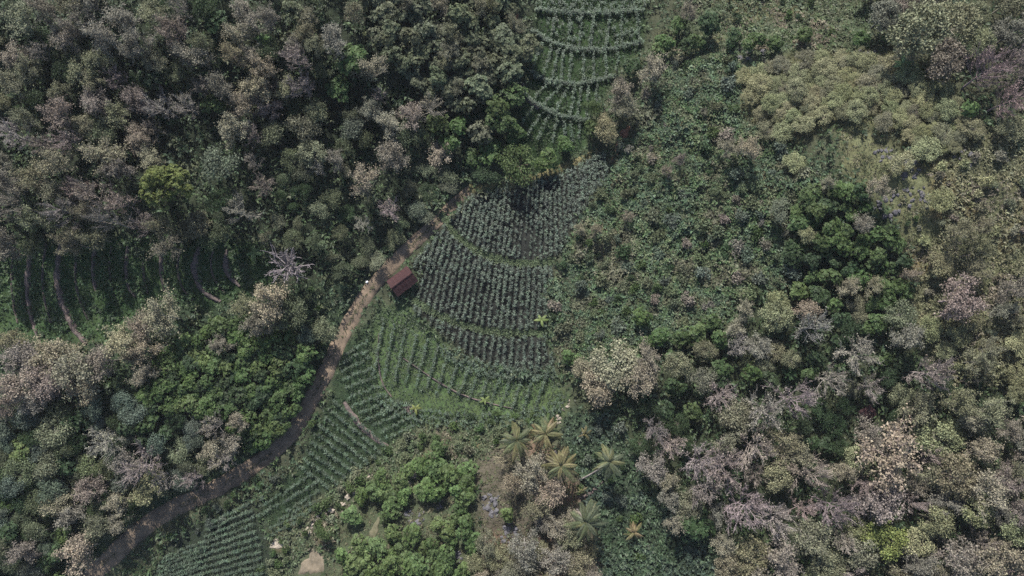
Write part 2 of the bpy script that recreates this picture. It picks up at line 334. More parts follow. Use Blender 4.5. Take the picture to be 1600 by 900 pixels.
def region(px, py):
    r = np.full(np.shape(px), '', dtype='<U9')
    for k in ('lowright','forest','lowleft','terr','east','topright','field','lowcrop','slope','hilltop','meadow','green','scrub','verge','mound','lowrows','midrows','mid','top','corn'):
        r[inside(px, py, POLY[k])] = k
    return r
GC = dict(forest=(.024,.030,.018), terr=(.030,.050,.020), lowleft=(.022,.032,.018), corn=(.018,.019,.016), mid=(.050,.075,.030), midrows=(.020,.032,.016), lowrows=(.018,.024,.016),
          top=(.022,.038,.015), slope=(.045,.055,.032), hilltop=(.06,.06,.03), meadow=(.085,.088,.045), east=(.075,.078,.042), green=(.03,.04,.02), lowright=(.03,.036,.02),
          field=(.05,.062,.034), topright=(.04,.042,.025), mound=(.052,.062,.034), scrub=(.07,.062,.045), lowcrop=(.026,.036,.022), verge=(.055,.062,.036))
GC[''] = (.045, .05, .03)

# ------------------------------------------------------------------ ground sheet
def axis(lo, hi, step, far):
    f = np.arange(lo, hi + step, step); o = np.cumsum(step * 1.35 ** np.arange(1, 26)); o = o[o < far]
    return np.concatenate([lo - o[::-1], f, hi + o])
gx, gy = axis(-120, 120, .6, 3000), axis(-74, 78, .6, 3000)
GX, GY = np.meshgrid(gx, gy); GZ = T(GX, GY)
ROAD = [(110,935),(150,892),(200,845),(250,803),(330,768),(400,727),(450,687),(480,640),(505,590),(525,545),(545,505),(567,467),(592,435),(620,405),(650,376),(690,340),(715,312),(737,294)]
def smooth_line(pts, step=.5, px=True):
    p = np.array(pts, float)
    for _ in range(2):
        q = np.empty((2 * len(p), 2)); q[0] = p[0]; q[-1] = p[-1]; q[1:-1:2] = .75 * p[:-1] + .25 * p[1:]; q[2:-1:2] = .25 * p[:-1] + .75 * p[1:]; p = q
    X, Y, Z = ground(p[:, 0], p[:, 1]); s = np.concatenate([[0], np.cumsum(np.hypot(np.diff(X), np.diff(Y)))]); n = max(int(s[-1] / step), 2)
    t = np.linspace(0, s[-1], n); return np.stack([np.interp(t, s, X), np.interp(t, s, Y)], 1)
RL = smooth_line(ROAD); RW = np.interp(np.linspace(0, 1, len(RL)), [0, .3, .7, .92, 1], [1.6, 1.5, 1.35, 1.15, .7])
def road_dist(x, y):
    out = np.full(np.shape(x), 99.0)
    for (a, b), wd in zip(RL[::2], RW[::2]): out = np.minimum(out, np.hypot(x - a, y - b) - wd)
    return out
near = (np.abs(GX) < 120) & (np.abs(GY) < 80); rd = np.full(GX.shape, 99.0); rd[near] = road_dist(GX[near], GY[near])
GZ = GZ - .22 * np.clip(1 - rd / .7, 0, 1)
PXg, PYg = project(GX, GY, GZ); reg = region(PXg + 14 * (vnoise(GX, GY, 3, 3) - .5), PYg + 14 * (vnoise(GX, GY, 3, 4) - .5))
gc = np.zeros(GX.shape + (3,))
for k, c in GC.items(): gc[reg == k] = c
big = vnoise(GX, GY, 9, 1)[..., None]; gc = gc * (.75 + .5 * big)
dry = (vnoise(GX, GY, 4.5, 2) > .66)[..., None] & np.isin(reg, ['slope', 'east', 'verge', 'scrub', 'field', 'meadow'])[..., None]
gc = np.where(dry, gc * np.array([1.55, 1.2, 1.15]), gc)
for _ in range(2):
    gc[1:-1, 1:-1] = (gc[1:-1, 1:-1] + gc[:-2, 1:-1] + gc[2:, 1:-1] + gc[1:-1, :-2] + gc[1:-1, 2:]) / 5
ny, nx = GX.shape; idx = np.arange(nx * ny).reshape(ny, nx)
F = np.stack([idx[:-1, :-1], idx[:-1, 1:], idx[1:, 1:], idx[1:, :-1]], -1).reshape(-1, 4)
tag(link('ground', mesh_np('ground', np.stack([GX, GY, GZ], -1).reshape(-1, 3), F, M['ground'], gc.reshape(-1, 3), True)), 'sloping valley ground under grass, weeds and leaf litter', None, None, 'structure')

def ribbon(name, line, wid, mat, prof, wob=.25, seed=0):
    """strip of ground draped along a line; prof = (side -1..1, height above the ground)"""
    t = norm(np.gradient(line, axis=0)); nrm = np.stack([-t[:, 1], t[:, 0]], 1); V = []
    wid = np.broadcast_to(wid, (len(line),)); m = len(prof); s = np.arange(len(line))
    for j, (a, hgt) in enumerate(prof):
        wv = 1 + wob * (vnoise(s * 1.0, s * 0 + 7 * j, 3, seed + j) - .5) * 2; p = line + nrm * (wid * wv * a)[:, None]
        hv = hgt * (.55 + .9 * vnoise(s * 1.0, s * 0 + 3 * j, 2.2, seed + 40 + j)) if hgt > .1 else hgt
        V.append(np.stack([p[:, 0], p[:, 1], T(p[:, 0], p[:, 1]) + hv], 1))
    V = np.stack(V, 1).reshape(-1, 3); i = np.arange(len(line) - 1)[:, None] * m + np.arange(m - 1)[None]
    F = np.stack([i, i + 1, i + 1 + m, i + m], -1).reshape(-1, 4); return mesh_np(name, V, F, mat, None, True)
tag(link('dirt_road', ribbon('dirt_road', RL, RW, M['road'], [(-1.15, -.35), (-.95, -.05), (-.55, -.10), (-.2, -.02), (.2, -.02), (.55, -.10), (.95, -.05), (1.15, -.35)], .18)), 'reddish brown dirt road winding up the valley', None, None, 'structure')
TRACK = [(733,297),(765,290),(800,284),(850,272),(905,252),(935,236)]
TL = smooth_line(TRACK)
tag(link('grass_track', ribbon('grass_track', TL, .8, soil_mat('track', (.075, .072, .035), (.125, .11, .055), 1.2), [(-1.2, -.2), (-.8, .05), (0, .08), (.8, .05), (1.2, -.2)], .3, 5)), 'grassy track leading on from the dirt road', None, None, 'structure')

# ------------------------------------------------------------------ trees, one line each: x, y of the crown in the photograph, crown width in pixels, kind, tint
TINT = dict(  # name: (leaf colour, bark colour)
 tan=((.212,.190,.132),(.26,.235,.195)), pink=((.188,.163,.130),(.255,.225,.20)), olv=((.155,.155,.095),(.225,.205,.165)), greybrown=((.158,.148,.114),(.24,.215,.19)),
 lilac=((.185,.160,.130),(.245,.208,.188)), pale=((.21,.19,.145),(.28,.25,.225)), purple=((.135,.105,.10),(.165,.13,.13)), yel=((.188,.194,.105),(.19,.175,.13)),
 green=((.054,.084,.030),(.13,.11,.08)), bright=((.072,.106,.038),(.14,.12,.09)), dark=((.034,.054,.025),(.11,.1,.08)), greyolv=((.082,.094,.055),(.16,.15,.12)),
 blue=((.082,.103,.075),(.16,.15,.13)), softg=((.082,.100,.054),(.17,.16,.13)), softp=((.125,.138,.088),(.2,.19,.16)), lime=((.086,.112,.036),(.17,.16,.1)), white=((.2,.2,.2),(.215,.195,.19)), limeb=((.165,.185,.06),(.17,.16,.1)))
WORD = dict(tan='tan', pink='pinkish brown', olv='olive brown', greybrown='greyish brown', lilac='lilac grey', pale='pale whitish', purple='purplish', yel='olive yellow', green='mid green', bright='bright green',
            dark='dark green', greyolv='grey olive', blue='bluish green', softg='soft green', softp='pale sage', lime='lime yellow', limeb='bright lime', white='pale grey')
HAND = '''30 25 60 dry olv;75 15 55 dry greybrown;112 40 52 dry greybrown;55 58 40 soft dark;20 92 55 dry tan;45 112 50 dry olv;95 62 50 dry pink;125 105 62 olive olv;152 128 45 dry olv;165 60 60 dry pink;190 32 62 dry greybrown
216 72 58 dry greybrown;236 18 52 dry olv;285 15 50 bare lilac;270 52 50 dry greybrown;296 86 58 dry pink;340 30 46 clump dark;370 55 44 dry tan;90 175 64 dry pink;150 165 50 dry pink;20 207 60 bare lilac;66 225 50 bare lilac;104 212 52 bare lilac
45 190 40 dry olv;240 128 42 clump dark;205 128 40 soft dark;255 165 60 bare greybrown;292 166 45 bare greybrown;212 216 52 dry pink;160 240 64 dry olv;186 268 48 dry greybrown;92 258 58 dry tan;125 292 50 bare lilac;60 282 50 dry olv;18 290 48 dry greybrown;234 252 46 dry tan
330 165 38 clump bright;395 138 62 dry tan;385 168 46 dry tan;416 108 50 dry tan;365 202 52 dry tan;396 212 48 bare greybrown;265 296 92 dome lime;336 254 72 soft blue;410 290 46 bare lilac
38 322 58 bare greybrown;64 348 50 dry olv;110 328 55 bare lilac;152 308 58 bare lilac;192 318 52 bare lilac;182 348 52 bare greybrown;122 382 44 dry olv;158 372 40 dry olv;115 364 28 soft yel;375 332 56 bare pale;345 362 42 soft softg;288 364 46 soft greyolv;322 374 38 soft softg;225 355 45 bare greybrown
422 32 48 dry greybrown;455 20 44 clump greyolv;482 52 46 dry olv;492 74 38 dry olv;460 96 58 bare lilac;476 132 56 bare lilac;450 142 44 dry olv;412 142 48 dry pink;422 172 42 dry pink;540 92 62 clump green;530 132 50 clump green;580 110 50 dry pale;470 202 58 soft softp;420 212 52 soft softg;545 200 50 soft blue;532 226 36 soft greyolv
450 250 38 soft softg;444 278 28 soft softg;500 262 34 bare greybrown;538 264 28 soft softp;570 276 58 dry pale;615 246 58 dry pink;610 196 56 dry pale;642 178 48 dry pale;668 170 48 bare pale;640 204 42 soft greyolv;690 236 46 dry tan;706 222 40 clump green;696 266 38 soft greyolv;702 290 32 soft softp;716 196 42 clump green
745 130 54 clump greyolv;772 160 50 clump green;792 108 46 clump greyolv;780 184 52 clump green;760 236 50 clump green;738 244 38 clump green;806 206 34 clump green;812 250 66 soft green;760 268 40 soft dark
495 327 32 soft softp;432 344 26 soft softp;455 374 34 soft softg;414 372 22 soft softp;445 416 64 star white;424 470 76 dry tan;456 492 56 olive greyolv;410 506 56 dry pink;386 480 46 dry olv;566 346 38 bare pale;600 325 58 bare pale;646 326 38 soft blue;666 342 28 soft softp;570 380 32 soft softg;586 402 36 soft softp;612 370 32 soft softg;622 350 28 soft softg;556 408 30 soft greyolv;480 522 34 soft blue;512 515 42 soft softp;455 546 24 soft blue;516 306 34 soft greyolv;540 330 30 soft dark;470 300 30 soft dark
258 494 72 dry tan;222 512 56 dry tan;30 560 76 dry pink;76 556 76 dry tan;122 578 76 dry tan;160 562 60 dry pink;192 542 66 dry tan;222 548 54 dry tan;32 602 70 dry pink;82 596 76 dry pink;18 530 46 dry olv;136 612 50 dry tan;56 630 50 dry pink;226 582 42 dry tan;346 540 34 dry pink;10 630 50 dry pink
76 676 56 soft softp;24 706 46 clump bright;72 726 52 soft softp;20 738 46 soft softg;36 656 38 soft blue;160 690 58 bare pale;222 732 74 bare pale;196 722 50 dry pink;270 706 40 soft softp;230 772 62 dry yel;190 782 40 dry tan;146 762 46 dry pink;84 792 56 dry tan;112 802 42 dry pink;160 818 42 dry olv;196 828 42 dry tan;125 866 66 dry tan;40 862 48 dry greybrown;335 670 44 bare pale;376 658 38 dry pink;368 692 38 dry tan;332 706 46 dry tan;356 742 42 bare pale;308 756 38 bare pale;258 742 42 bare pale
1023 112 54 dry tan;966 146 50 dry tan;976 170 44 dry olv;950 198 48 olive yel;1075 22 36 dry pink;1112 30 42 clump dark;1090 60 34 clump green;1042 66 34 clump green;1024 80 38 clump bright;1146 54 32 clump dark;1180 66 38 clump green;986 106 38 clump dark;926 170 34 soft green;924 206 38 clump green;886 226 34 clump green;858 246 42 clump green;1074 72 32 clump dark;1210 64 34 clump green;1062 40 30 clump green
1440 40 96 olive olv;1500 36 84 olive olv;1482 86 80 olive greybrown;1384 22 58 olive greybrown;1534 16 50 olive olv;1418 84 46 dry greybrown;1545 112 84 bare purple;1582 152 76 bare purple;1588 96 60 bare purple;1514 166 40 clump bright;1345 62 36 clump green;1258 52 30 clump green;1532 194 44 olive olv;1372 292 44 dry pink;1222 326 42 soft softp;1420 250 46 olive yel;1460 225 50 olive yel;1246 250 40 olive yel;1170 235 44 dry tan
1262 366 34 olive yel;1345 352 38 dry pale;1002 492 36 clump green;1036 526 38 clump green;1064 530 32 clump green;1090 520 36 clump green;1106 504 36 clump green;1130 526 38 clump green;1012 532 30 clump green;896 556 32 clump green;1376 395 36 clump green
966 572 84 olive tan;1002 594 66 dry tan;938 604 66 olive tan;918 576 44 olive tan;1012 562 48 dry tan;1100 586 50 soft softp;1060 570 42 olive olv;1150 546 50 bare pale;1186 540 46 dry pink;1160 480 38 dry tan;1150 510 38 dry tan;1216 476 38 olive yel;1260 482 42 dry tan;1320 450 38 dry tan;1270 516 72 bare greybrown;1212 494 50 olive yel;1345 546 72 bare lilac;1302 590 62 bare lilac;1366 602 56 bare lilac;1450 580 74 bare lilac;1410 490 48 soft softp;1420 526 62 dry greybrown;1462 510 48 olive yel;1500 466 74 dry pink
1130 622 58 bare lilac;1196 642 86 bare lilac;1182 702 76 bare lilac;1240 622 76 bare lilac;1232 690 56 dry olv;1088 722 76 bare lilac;1132 732 76 bare lilac;1110 766 74 bare lilac;1162 792 86 bare lilac;1020 666 48 bare lilac;1046 692 48 bare pale;1022 732 48 dry pink;1210 812 76 bare lilac;1262 742 66 bare lilac;1310 792 84 bare purple;1378 792 82 dry pink;1398 712 100 dry tan;1480 682 76 olive yel;1500 742 74 olive olv;1440 642 66 dry olv;1396 850 70 olive limeb;1350 862 56 olive olv;1460 812 56 olive yel;1530 802 54 olive yel;1572 872 84 dry tan;1500 862 66 dry greybrown;1430 882 56 dry greybrown;1270 842 74 dry olv;1222 872 74 dry pink;1176 872 56 olive olv;1300 884 56 olive olv;1566 780 30 clump green;1556 696 26 clump dark;1090 822 58 clump dark;1054 814 38 dry tan;1480 790 50 dry pink
830 742 56 dry tan;860 770 56 dry tan;838 796 46 dry olv;872 822 46 dry pink;802 752 40 dry tan;820 852 56 dry greybrown;870 872 56 dry pale;902 884 46 dry olv;790 802 28 clump bright;776 872 42 olive yel;790 715 34 dry tan
566 777 30 clump bright;545 808 32 clump bright;506 836 28 soft green;597 770 30 clump bright;626 752 30 clump bright;614 798 34 clump bright;690 700 30 clump green;700 745 36 clump bright;660 770 36 clump bright;725 780 34 clump bright;640 842 40 clump bright;690 830 40 clump bright;590 860 38 clump bright;560 850 34 clump bright;610 885 40 clump bright;655 885 36 clump bright;700 870 34 clump bright;550 885 34 clump bright;720 830 34 clump green;740 880 34 olive yel
1262 662 34 soft dark;1285 642 32 soft dark;1306 666 36 soft dark;1290 696 34 clump dark;1318 702 34 soft dark;1268 692 30 clump dark;1320 636 30 soft dark;1040 640 34 clump dark;1062 660 36 soft dark;1082 642 30 clump green;1072 692 34 soft dark;1020 638 32 soft dark;1002 694 32 soft dark;1038 664 30 soft dark;905 360 22 dry tan;932 362 26 dry tan;1040 268 22 dry tan;980 340 22 dry pink;1140 232 36 dry tan;1060 250 20 dry pink'''
TREES = []
for ln in HAND.replace('\n', ';').split(';'):
    a = ln.split(); TREES.append([float(a[0]), float(a[1]), float(a[2]), a[3], a[4]])
CLEAR = [(265,296,36),(720,303,16),(690,335,12),(648,808,20),(590,852,14),(770,790,26),(800,835,22),(555,828,20),(575,800,14),(490,878,34),(690,790,12),(712,870,12),(445,418,48),(1270,665,26),(1300,640,30),(1310,690,26),(1290,715,16),(1050,650,30),(1075,680,24),(1030,630,24),(1000,700,18),(1080,640,22),(1357,648,9),(470,420,30),(530,470,25),(1360,250,30),(1400,280,36),(1430,300,28),(1390,320,24),(1340,225,26)]
def fill(poly, n, dmin, dmax, kinds, sep=.62, tries=40):
    """fill what is left of a region with more trees of its kinds"""
    p = np.array(poly); k = 0
    for _ in range(n * tries):
        if k >= n: break
        x = rng.uniform(p[:, 0].min(), p[:, 0].max()); y = rng.uniform(p[:, 1].min(), p[:, 1].max())
        if not inside(np.array([x]), np.array([y]), poly)[0] or not (-50 < x < 1650 and -45 < y < 945): continue
        D = rng.uniform(dmin, dmax)
        if any((q[0] - x) ** 2 + (q[1] - y) ** 2 < (q[2] + .4 * D) ** 2 for q in CLEAR): continue
        if any((t[0] - x) ** 2 + (t[1] - y) ** 2 < (sep * .5 * (t[2] + D)) ** 2 for t in TREES): continue
        kd = kinds[rng.integers(len(kinds))].split(); TREES.append([x, y, D, kd[0], kd[1]]); k += 1
fill([(560,-50),(800,-50),(810,60),(800,110),(740,170),(660,150),(590,80)], 75, 30, 46, ['clump greyolv'] * 4 + ['clump greyolv', 'dry olv'], .5)
fill([(640,160),(800,90),(830,60),(820,140),(795,220),(730,280),(700,260)], 14, 34, 46, ['clump green', 'clump greyolv'], .7)
fill([(-50,-50),(560,-50),(600,130),(560,250),(380,290),(330,390),(-50,390)], 75, 34, 56, ['dry olv', 'dry greybrown', 'dry olv', 'bare lilac', 'dry greybrown', 'olive olv', 'soft greyolv', 'soft dark'], .58)
fill([(380,270),(560,230),(690,270),(690,310),(590,415),(540,430),(480,400),(400,360)], 22, 20, 34, ['soft softg', 'soft dark', 'soft softp', 'soft greyolv'], .95)
fill([(230,580),(300,520),(360,500),(480,530),(490,580),(470,640),(430,690),(390,700),(300,650),(220,640)], 110, 26, 40, ['clump green'] * 3 + ['clump bright', 'clump dark'], .5)
fill([(-40,640),(120,640),(230,620),(310,660),(320,740),(200,800),(130,850),(90,940),(-40,940)], 80, 28, 44, ['soft dark', 'soft blue', 'clump dark', 'soft softg', 'soft greyolv', 'clump green'], .55)
fill([(1165,115),(1220,90),(1300,80),(1400,92),(1490,135),(1525,190),(1505,235),(1455,240),(1405,195),(1340,165),(1290,180),(1250,205),(1200,200)], 130, 22, 42, ['olive yel', 'olive yel', 'olive yel', 'olive olv'], .5)
fill(POLY['topright'], 14, 44, 60, ['olive olv', 'olive greybrown'], .6)
fill(POLY['green'], 46, 26, 38, ['clump green', 'clump green', 'clump dark', 'clump green', 'dry tan'], .55)
fill([(1450,330),(1500,290),(1530,350),(1560,420),(1640,470),(1640,640),(1560,600),(1480,590),(1440,520),(1440,420)], 20, 26, 48, ['olive yel', 'olive olv', 'dry greybrown', 'dry olv', 'olive yel'], .62)
fill([(1040,570),(1140,500),(1260,450),(1330,470),(1420,500),(1480,600),(1400,660),(1270,660),(1140,620),(1060,640)], 30, 28, 42, ['clump dark', 'olive olv', 'clump green', 'soft dark', 'clump dark'], .6)
fill([(1000,640),(1200,640),(1400,640),(1640,620),(1640,940),(1150,940),(1120,830),(1010,760)], 62, 38, 60, ['dry olv', 'bare lilac', 'olive olv', 'dry greybrown', 'olive yel', 'dry pink', 'dry tan', 'bare lilac'], .58)
fill(POLY['mound'], 66, 22, 36, ['clump bright', 'clump bright', 'clump green'], .52)
fill([(760,800),(900,800),(930,860),(930,940),(740,940)], 22, 30, 46, ['dry olv', 'dry greybrown', 'dry tan', 'olive olv'], .55)
fill([(1240,640),(1330,610),(1360,690),(1330,730),(1270,700)], 10, 30, 40, ['clump dark', 'soft dark'], .7)
NTREE = len(TREES)
# shrubs
fill(POLY['slope'], 150, 8, 30, ['shrub green', 'shrub softg', 'shrub blue', 'shrub blue', 'shrub softg', 'shrub greyolv', 'shrub greybrown', 'shrub dark'], .75)
fill(POLY['verge'], 44, 8, 20, ['shrub green', 'shrub softg', 'shrub softp', 'shrub green'], .8)
fill(POLY['east'], 44, 10, 24, ['shrub yel', 'shrub olv', 'shrub greybrown', 'shrub softp'], .75)
fill(POLY['field'], 16, 9, 20, ['shrub green', 'shrub dark', 'shrub softg'], 1.1)
fill([(1310,200),(1390,235),(1440,300),(1440,380),(1390,360),(1330,270)], 12, 9, 18, ['shrub green', 'shrub dark', 'shrub greybrown'], 1.2)
fill([(470,430),(560,440),(540,500),(500,590),(470,560),(480,500)], 16, 10, 20, ['shrub dark', 'shrub softg', 'shrub green'], 1.0)
fill([(385,700),(420,720),(480,660),(500,640),(500,680),(440,730),(400,790),(260,860),(240,850),(330,790)], 16, 9, 16, ['shrub dark', 'shrub blue', 'shrub green'], 1.0)
fill([(890,640),(1000,680),(1020,770),(1120,830),(1110,890),(940,890),(900,760)], 20, 10, 22, ['shrub dark', 'shrub blue', 'shrub green'], 1.0)
fill([(700,650),(800,640),(880,650),(870,680),(780,680)], 10, 9, 15, ['shrub dark', 'shrub green'], 1.0)
fill([(800,100),(830,90),(830,150),(800,230),(795,180)], 5, 10, 20, ['shrub dark', 'shrub green'], 1.0)

# ---- names and labels
KN = dict(dry=('dry_leaved_tree', 'dry-leaved tree', 'tree', 'dry-leaved trees on the valley sides'), bare=('bare_tree', 'leafless tree', 'tree', 'leafless trees on the valley sides'), star=('bare_tree', 'leafless tree', 'tree', None),
          dome=('broadleaf_tree', 'broadleaf tree', 'tree', None), clump=('broadleaf_tree', 'broadleaf tree', 'tree', 'green broadleaf trees'), olive=('yellowing_tree', 'leafy canopy tree', 'tree', 'yellowing canopy trees'), soft=('feathery_tree', 'feathery tree', 'tree', 'small feathery trees'), shrub=('shrub', 'shrub', 'shrub', 'shrubs on the slopes'))
LM = [('the field hut',628,438),('the pale star-shaped tree',445,418),('the round lime tree',265,296),('the big bluish tree',336,254),('the upper terraced field',915,110),('the top maize corner',940,250),
      ('the palm pair',830,683),('the rightmost palm',952,722),('the small yellow palm',990,833),('the mound rocks',648,808),('the purplish right-edge trees',1570,130),('the hilltop banana',1412,100),
      ('the contour meadow',1410,290),('the bottom-right lime crown',1396,850),('the half-hidden maroon roof',1355,645),('the lower road bend',330,765),('the road bottom end',150,890),('the left terraces',150,450),('the top-left corner',20,20),
      ('the top-left forest',150,90),('the top forest banana',409,62),('the grey olive canopy',660,70),('the top violet rocks',1175,88),('the top green field',1230,30),('the top-right canopy',1450,50),('the hilltop canopy',1320,140),
      ('the right slope middle',1080,350),('the lone bush',1002,492),('the right green grove',1330,390),('the tan crowns under maize',966,572),('the lilac bare stand',1190,650),('the right edge middle',1590,420),('the bottom-right corner',1590,880),('the bottom edge right',1250,890),
      ('the left tan mass',90,570),('the roadside green grove',360,600),('the bottom-left corner',10,880),('the left forest middle',120,220),('the road head',735,295),('the bottom edge centre',830,880),('the pale fallen branches',225,730),('the forest centre',560,180)]
DIRS = ['right of', 'upper right of', 'above', 'upper left of', 'left of', 'lower left of', 'below', 'lower right of']
ORD = ['', 'second ', 'third ', 'fourth ', 'fifth ', 'sixth ', 'seventh ', 'eighth ', 'ninth ', 'tenth ', 'eleventh ', 'twelfth ']
def make_labels(items):
    buckets = {}
    for i, (x, y, D, kd, tn) in enumerate(items):
        nm, lx, ly = min(LM, key=lambda q: (q[1] - x) ** 2 + (q[2] - y) ** 2); dd = math.hypot(x - lx, y - ly)
        dr = 'at' if dd < 14 else DIRS[int(round(math.degrees(math.atan2(ly - y, x - lx)) / 45)) % 8]
        base = PROTO[kd][0][1] * 16
        sz = 'large ' if D > 62 else 'small ' if D < (16 if kd == 'shrub' else 40) else ''
        buckets.setdefault((sz, WORD[tn], KN[kd][1], dr, nm), []).append((dd, i))
    out = [''] * len(items)
    for (sz, c, kn, dr, nm), L in buckets.items():
        L.sort()
        for r, (dd, i) in enumerate(L):
            out[i] = ('' if len(L) == 1 else f"{ORD[r] if r < 12 else str(r + 1) + 'th '}nearest ") + f"{sz}{c} {kn} {dr} {nm}"
    return out
LABELS = make_labels(TREES)
LABELS[[t[3] for t in TREES].index('star')] = 'pale leafless star-shaped tree standing alone right of the left terraces'
LABELS[[(t[3], t[4], t[2] > 80) for t in TREES].index(('dome', 'lime', True))] = 'large round lime yellow broadleaf tree at the lower edge of the left forest'

RPX = np.array(ROAD, float); RPX = np.concatenate([RPX[:-1] + (RPX[1:] - RPX[:-1]) * t for t in np.linspace(0, .9, 10)])
for t in TREES:
    d = np.hypot(RPX[:, 0] - t[0], RPX[:, 1] - t[1]); k = int(d.argmin()); need = .5 * t[2] * .85 + (11 if t[0] > 420 else 13)
    if d[k] < need:
        v = (np.array(t[:2]) - RPX[k]) / max(d[k], 1); t[0], t[1] = RPX[k] + v * need
for i, (x, y, D, kd, tn) in enumerate(TREES):
    vs_ = PROTO[kd]; parts, rad, hgt = vs_[rng.integers(len(vs_))]
    s = 1.0
    for _ in range(3):        # size from the width seen, at the height of the crown
        ch = hgt * s * .75; X, Y, Z = ground(np.array([x]), np.array([y]), ch); s = D * .125 * (DIST - Z[0] - ch) / DIST / 2 / rad
    hs = np.clip(rng.normal(1, .1), .8, 1.25) * (min(1.0, .55 + .45 / s) if s > 1 else max(1, .7 + .3 / s) if s < .8 and kd in ('dry', 'bare') else 1)
    if kd == 'olive' and inside(np.array([x]), np.array([y]), [(1140,70),(1420,70),(1690,220),(1690,620),(1430,540),(1430,280),(1140,260)])[0]: hs *= .62
    if kd != 'star' and inside(np.array([x]), np.array([y]), [(540,300),(690,235),(790,225),(770,280),(740,292),(600,425),(540,440)])[0]: hs *= .6
    if kd == 'dome': hs *= 1.35
    if y > 300 and y < 392 and x < 430: hs *= 1.15 if 190 < x < 345 else 1.5
    root = link(KN[kd][0], None); root.empty_display_size = .5
    root.location = (X[0], Y[0], Z[0] - .05); lean = 0 if kd == 'star' else .07 if kd != 'bare' else .15
    root.rotation_euler = (rng.normal() * lean * .6, rng.normal() * lean * .6, rng.uniform(0, 6.28)); root.scale = (s * rng.uniform(.85, 1.15), s * rng.uniform(.85, 1.15), s * hs)
    tag(root, LABELS[i], KN[kd][2], KN[kd][3])
    lc, bc = TINT[tn]; j = rng.uniform(.86, 1.14); jj = rng.uniform(.94, 1.06, 3)
    for nm, me, isb in parts:
        c = np.array(bc if isb else lc) * j * jj; link(nm, me, root, np.clip(c, 0, 1))

# ------------------------------------------------------------------ crops
def maize_geo(g, P, size, C, k=8, rise=(.75, 1.15)):
    """plants with long arching leaves, two faces each"""
    n = len(P); sz = np.repeat(size, k)[:, None]; B0 = np.repeat(P, k, 0)
    az = (np.tile(np.arange(k), n) * 2.5 + np.repeat(rng.uniform(0, 6.28, n), k) + rng.normal(size=n * k) * .3)
    hh = np.tile(np.linspace(.25, .95, k), n)[:, None] * sz * 1.5; d = np.stack([np.cos(az), np.sin(az), az * 0], 1); sd_ = np.stack([-np.sin(az), np.cos(az), az * 0], 1)
    up = np.array([0, 0, 1.0]); L_ = sz * rng.uniform(.42, .66, (n * k, 1)); wd = sz * .08
    b = B0 + up * hh; m = b + d * L_ * .5 + up * L_ * .32; t = b + d * L_ * 1.0 + up * L_ * rng.uniform(-.25, .2, (n * k, 1))
    V = np.stack([b - sd_ * wd * .6, b + sd_ * wd * .6, m + sd_ * wd, m - sd_ * wd, t + sd_ * wd * .15, t - sd_ * wd * .15], 1).reshape(-1, 3)
    o = (np.arange(n * k) * 6)[:, None]; F = np.concatenate([o + np.array([[0, 1, 2, 3]]), o + np.array([[3, 2, 4, 5]])])
    g.add(V, F, np.repeat(np.repeat(C, k, 0), 6, 0) if C is not None else None)
    Ps = P + up * -.05; Pe = P + up * (size * 1.45)[:, None]
    g2 = Geo(); g2.tubes(Ps, Pe, size * .03, size * .012, 3); g.add(g2.V[0], g2.F[0], np.repeat(C, 6, 0) if C is not None else None)
MC = np.array((.056, .074, .052))
pts = []
X0, Y0, _ = ground(np.array([858.]), np.array([-190.])); X0, Y0 = X0[0], Y0[0]
BANDS = [[(690,335),(715,372),(760,402),(810,413),(865,408)], [(640,462),(680,492),(740,514),(800,522),(858,518)]]
BL = [smooth_line(b) for b in BANDS]
def line_dist(x, y, L):
    o = np.full(np.shape(x), 99.0)
    for a, b in L: o = np.minimum(o, np.hypot(x - a, y - b))
    return o
for th in np.arange(-.42, .30, .0136):
    r = np.arange(50, 110, .46) + rng.uniform(0, .3); r = r + rng.normal(size=len(r)) * .1; a = th + rng.normal(size=len(r)) * .0014
    pts.append(np.stack([X0 + np.sin(a) * r, Y0 - np.cos(a) * r], 1))
pts = np.concatenate(pts); z = T(pts[:, 0], pts[:, 1]); qx, qy = project(pts[:, 0], pts[:, 1], z)
up_ = qy < 405; pts[up_] += rng.normal(size=(up_.sum(), 2)) * .07; z = T(pts[:, 0], pts[:, 1])
ok = inside(qx, qy, POLY['corn']) & (road_dist(pts[:, 0], pts[:, 1]) > .5); bd = np.minimum(line_dist(pts[:, 0], pts[:, 1], BL[0]), line_dist(pts[:, 0], pts[:, 1], BL[1]))
hut_xy = ground(np.array([628.]), np.array([439.]))
ok &= (bd > .8) & (np.hypot(pts[:, 0] - hut_xy[0], pts[:, 1] - hut_xy[1]) > 3.0)
gully = np.exp(-((qx - (818 + (qy - 340) * .15)) / 16) ** 2) * (qy > 285) * (qy < 405)
ok &= rng.uniform(size=len(ok)) > gully * .3 + .05 + .3 * (vnoise(pts[:, 0], pts[:, 1], 1.6, 12) > .86)
MP = np.stack([pts[:, 0], pts[:, 1], z], 1)[ok]; MS = (rng.uniform(.66, 1.0, len(MP)) * (.78 + .4 * vnoise(MP[:, 0], MP[:, 1], 3.5, 8)) * (1 - .3 * gully[ok]))
CROP = dict(rows=[])
def row(px1, py1, px2, py2, step=.5, jit=.1):
    a = ground(np.array([px1, px2], float), np.array([py1, py2], float)); n = max(int(math.hypot(a[0][1] - a[0][0], a[1][1] - a[1][0]) / step), 2); t = np.linspace(0, 1, n)
    CROP['rows'].append(np.stack([a[0][0] + (a[0][1] - a[0][0]) * t, a[1][0] + (a[1][1] - a[1][0]) * t], 1) + rng.normal(size=(n, 2)) * jit)
def curve(pts_, step=.42, jit=.14, rep=1):
    for _ in range(rep): L_ = smooth_line(pts_, step); CROP['rows'].append(L_ + rng.normal(size=L_.shape) * jit)
